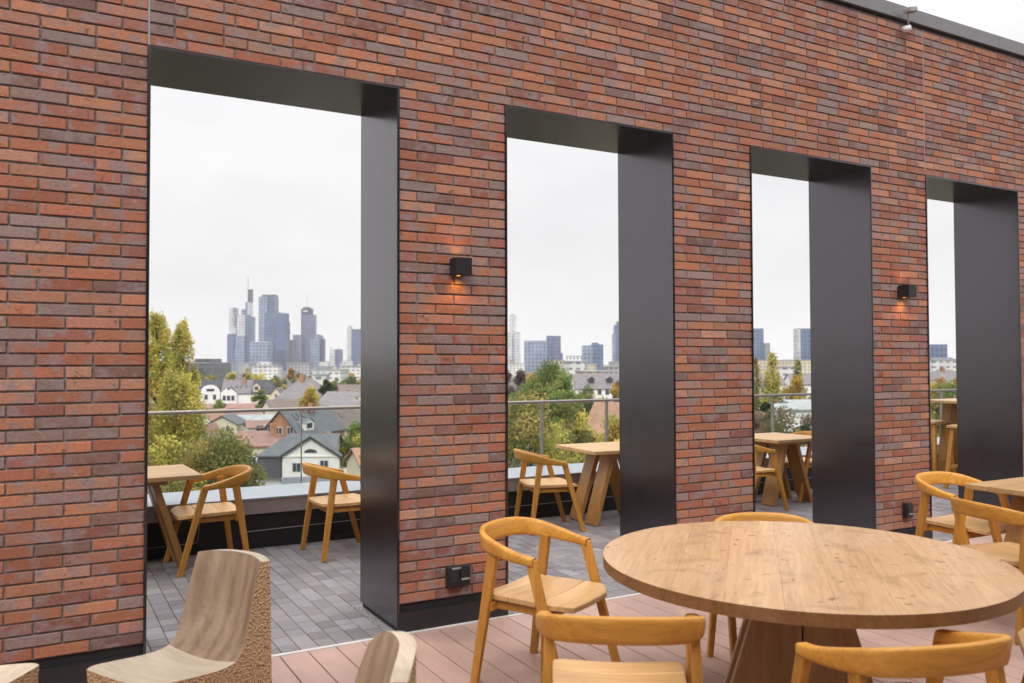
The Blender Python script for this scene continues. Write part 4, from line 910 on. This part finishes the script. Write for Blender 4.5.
tower('tallest pale tower of three shafts with a stepped top and thin mast', DT, [('box', 229, 236, 308, None, 24, 12, 'tw_white'), ('box', 233.6, 235.6, 307.4, 326, 6, -3, 'tw_grey'), ('slant', 235.6, 247.5, 314.8, None, 34, 16, 'tw_white'), ('wedge', 245.5, 253, 314.2, None, 30, 8, 'tw_slate'), ('box', 229.3, 236.2, 334.2, None, 20, -12, 'tw_slate'), ('slant', 236.0, 246.5, 336, None, 20, -11, 'tw_grey'),
    ('box', 240, 243.5, 309, 315, 14, 16, 'tw_grey'), ('box', 244, 246.5, 302, 315, 14, 18, 'tw_grey'), ('box', 246.2, 250.4, 302, 314.5, 14, 18, 'tw_white'), ('box', 246.3, 250.5, 289, 302, 14, 18, 'tw_dark'), ('mast', 246.0, 246.5, 275.5, 302, 1, 16, 'tw_grey')])
tower('grey slab tower with dark roof band next to the tallest pale one', DT-150, [('box', 260, 268.5, 297, None, 40, 4, 'tw_grey'), ('box', 268.6, 275.8, 297, None, 40, 9, 'tw_slate'), ('cap', 262.5, 275.7, 294.8, 297, 34, 8, 'tw_dark'), ('slant', 266, 276, 313.5, None, 16, -20, 'tw_slate')])
tower('steel blue tower stepped on one side beside the grey slab tower', DT-200, [('box', 276.5, 286.2, 313.2, None, 40, 10, 'tw_blue'), ('box', 286.3, 287.6, 322, None, 34, 10, 'tw_slate'), ('cap', 277.5, 281, 312.6, 313.2, 20, 6, 'tw_dark'), ('box', 277.5, 285, 350, None, 16, -18, 'tw_navy')])
tower('short grey glass tower wider at its top in front of the slab towers', DT-500, [('flare', 251, 270.5, 342.5, None, 36, 0, 'tw_grey'), ('cap', 253, 269, 341.8, 343, 30, 0, 'tw_white')])
tower('pale green grey tower between the steel blue and mauve towers', DT-100, [('box', 287.8, 294.2, 340, None, 30, 0, 'tw_green')])
tower('mauve slab tower left of the dark tower with a mast', DT+100, [('box', 294, 301, 335, None, 34, 0, 'tw_mauve')])
tower('dark blue round tower with square side slab and white mast', DT-50, [('cyl', 300.2, 312.2, 308.6, None, 30, 10, 'tw_navy'), ('box', 304.2, 316.8, 315.2, None, 24, -16, 'tw_mauve'), ('box', 304, 306, 335, None, 10, -32, 'tw_slate'), ('cap', 303, 309.5, 307, 308.6, 20, 10, 'tw_dark'), ('box', 304, 308.5, 310.5, 312, 4, -10, 'blk_white'), ('mast', 305.6, 306.4, 291.5, 307, 1, 10, 'tw_white')])
tower('banded tower with curved shoulder right of the dark round tower', DT-250, [('box', 312.8, 321, 338.5, None, 26, -6, 'tw_grey'), ('box', 321, 324.6, 339, None, 24, -2, 'tw_navy'), ('wedge', 316.4, 321.5, 333.8, 340, 22, 16, 'tw_mauve')])
tower('short pale twin tower with two roof aerials', DT-300, [('box', 330.5, 336.2, 349.2, None, 26, 0, 'tw_white'), ('box', 336.8, 342, 349.4, None, 24, 2, 'tw_mauve'), ('mast', 330.6, 331.2, 346.6, 349.2, 1, 0, 'tw_grey'), ('mast', 338, 338.6, 347, 349.4, 1, 0, 'tw_grey')])
tower('tall pale tower with a blue glass side at the black panel', DT-100, [('box', 347.5, 352, 327.5, None, 26, 0, 'tw_white'), ('box', 352, 361.5, 329.3, None, 30, 4, 'tw_slate'), ('cap', 348.8, 351.5, 326, 327.5, 14, 0, 'tw_grey')])
tower('slim white stepped tower at the brick edge of the second opening', DT-100, [('box', 507, 512, 332, None, 26, 0, 'tw_white'), ('box', 509.5, 516, 315.3, None, 24, 8, 'tw_white'), ('box', 514, 520.3, 332, None, 28, -4, 'tw_white'), ('cap', 511, 514.8, 314.4, 315.3, 12, 8, 'tw_grey')])
tower('broad grey slab with a taller rounded blue tower attached', DT-700, [('box', 524.2, 547, 340.8, None, 30, 0, 'tw_grey'), ('box', 546.4, 552, 335.8, None, 24, 4, 'tw_slate'), ('cyl', 550.5, 561, 336, None, 30, 4, 'tw_mauve'), ('box', 560.5, 562.8, 353, None, 20, 10, 'tw_mauve')])
tower('short blue glass tower with stepped sides in the second opening', DT-800, [('box', 582.2, 592.5, 345.6, None, 26, 0, 'tw_grey'), ('box', 591.2, 602.8, 344.4, None, 30, 6, 'tw_blue'), ('cap', 592.3, 598.5, 342.8, 344.4, 20, 6, 'tw_slate')])
tower('slim stepped grey tower at the black panel of the second opening', DT-300, [('box', 612.4, 615, 334, None, 24, 0, 'tw_grey'), ('box', 614.2, 617.2, 325, None, 24, 4, 'tw_slate'), ('box', 617, 622.5, 321.5, None, 26, 8, 'tw_slate')])
tower('grey tower at the brick edge of the third opening', DT-700, [('box', 752, 762.4, 328.6, None, 30, 4, 'tw_slate'), ('box', 762.3, 767.8, 343.2, None, 24, -6, 'tw_green')])
tower('wide violet blue tower at the black panel of the third opening', DT-900, [('box', 796, 798, 329.4, None, 32, 0, 'tw_white'), ('box', 798, 814.5, 330, None, 28, 4, 'tw_blue'), ('cap', 796.4, 814, 328.6, 330.2, 26, 2, 'tw_mauve')])
tower('grey glass tower above the cream building in the farthest opening', DT-1300, [('box', 926, 943.3, 344.5, None, 26, 0, 'tw_slate'), ('cap', 926, 947, 357.5, 361, 34, 0, 'tw_grey')])

# ------------------------------------------------------------------ haze, sky, sun
mb = MB(); mb.box(-9500, 9500, -9500, 9500, GZ-1, 345); hz = mb.build('haze', plain('haze_air', (1, 1, 1))); hz['kind'] = 'stuff'
m = bpy.data.materials.new('haze_volume'); m.use_nodes = True; nt = m.node_tree
for n in list(nt.nodes): nt.nodes.remove(n)
out = N(nt, 'ShaderNodeOutputMaterial'); pv = N(nt, 'ShaderNodeVolumePrincipled'); pv.inputs['Color'].default_value = (.90, .90, .94, 1); pv.inputs['Density'].default_value = .00007; pv.inputs['Anisotropy'].default_value = .0
nt.links.new(pv.outputs[0], out.inputs['Volume']); hz.data.materials[0] = m

SUN_EL, SUN_AZ = R(42), R(215)   # overcast: sun behind cloud, behind the viewer's left
w = bpy.data.worlds.new('World'); scene.world = w; w.use_nodes = True; nt = w.node_tree
bg = nt.nodes['Background']; sky = N(nt, 'ShaderNodeTexSky'); sky.sky_type = 'NISHITA'; sky.sun_disc = False; sky.sun_elevation = SUN_EL; sky.sun_rotation = SUN_AZ
tc = N(nt, 'ShaderNodeTexCoord'); sp = N(nt, 'ShaderNodeSeparateXYZ'); nt.links.new(tc.outputs['Generated'], sp.inputs[0])
lum = ramp(nt, [(0, (5.8, 5.7, 5.66)), (.06, (5.95, 5.87, 5.83)), (.32, (6.8, 6.7, 6.7)), (.6, (14, 13.9, 13.8)), (1, (24, 23.8, 23.6))], sp.outputs[2])
mpn = N(nt, 'ShaderNodeMapping'); mpn.inputs['Scale'].default_value = (1, 1, 3.2); nt.links.new(tc.outputs['Generated'], mpn.inputs[0])
cl = noise(nt, mpn.outputs[0], 2.4, 5, .55, .3); clc = ramp(nt, [(.3, (.9, .9, .908)), (.7, (1.05, 1.05, 1.05))], cl)
lum = mix(nt, 1.0, lum, clc, 'MULTIPLY')
c = mix(nt, .95, sky.outputs[0], lum); nt.links.new(c, bg.inputs['Color']); bg.inputs['Strength'].default_value = .1
sd = bpy.data.lights.new('sun', 'SUN'); sd.energy = 1.2; sd.angle = R(22); sd.color = (1, .96, .9)
so = bpy.data.objects.new('sun', sd); COL.objects.link(so)
# the sky's sun_rotation turns clockwise from +Y; the lamp shines from the same direction
dirv = Vector((math.sin(SUN_AZ)*math.cos(SUN_EL), math.cos(SUN_AZ)*math.cos(SUN_EL), math.sin(SUN_EL)))
so.rotation_euler = dirv.to_track_quat('Z', 'Y').to_euler(); so.location = (0, -10, 30)

vs = scene.view_settings; scene.display_settings.display_device = 'sRGB'; vs.view_transform = 'Standard'; vs.look = 'None'; vs.exposure = .58; vs.gamma = 1
scene.cycles.max_bounces = 8; scene.cycles.transparent_max_bounces = 16; scene.cycles.use_denoising = True; scene.cycles.volume_bounces = 1
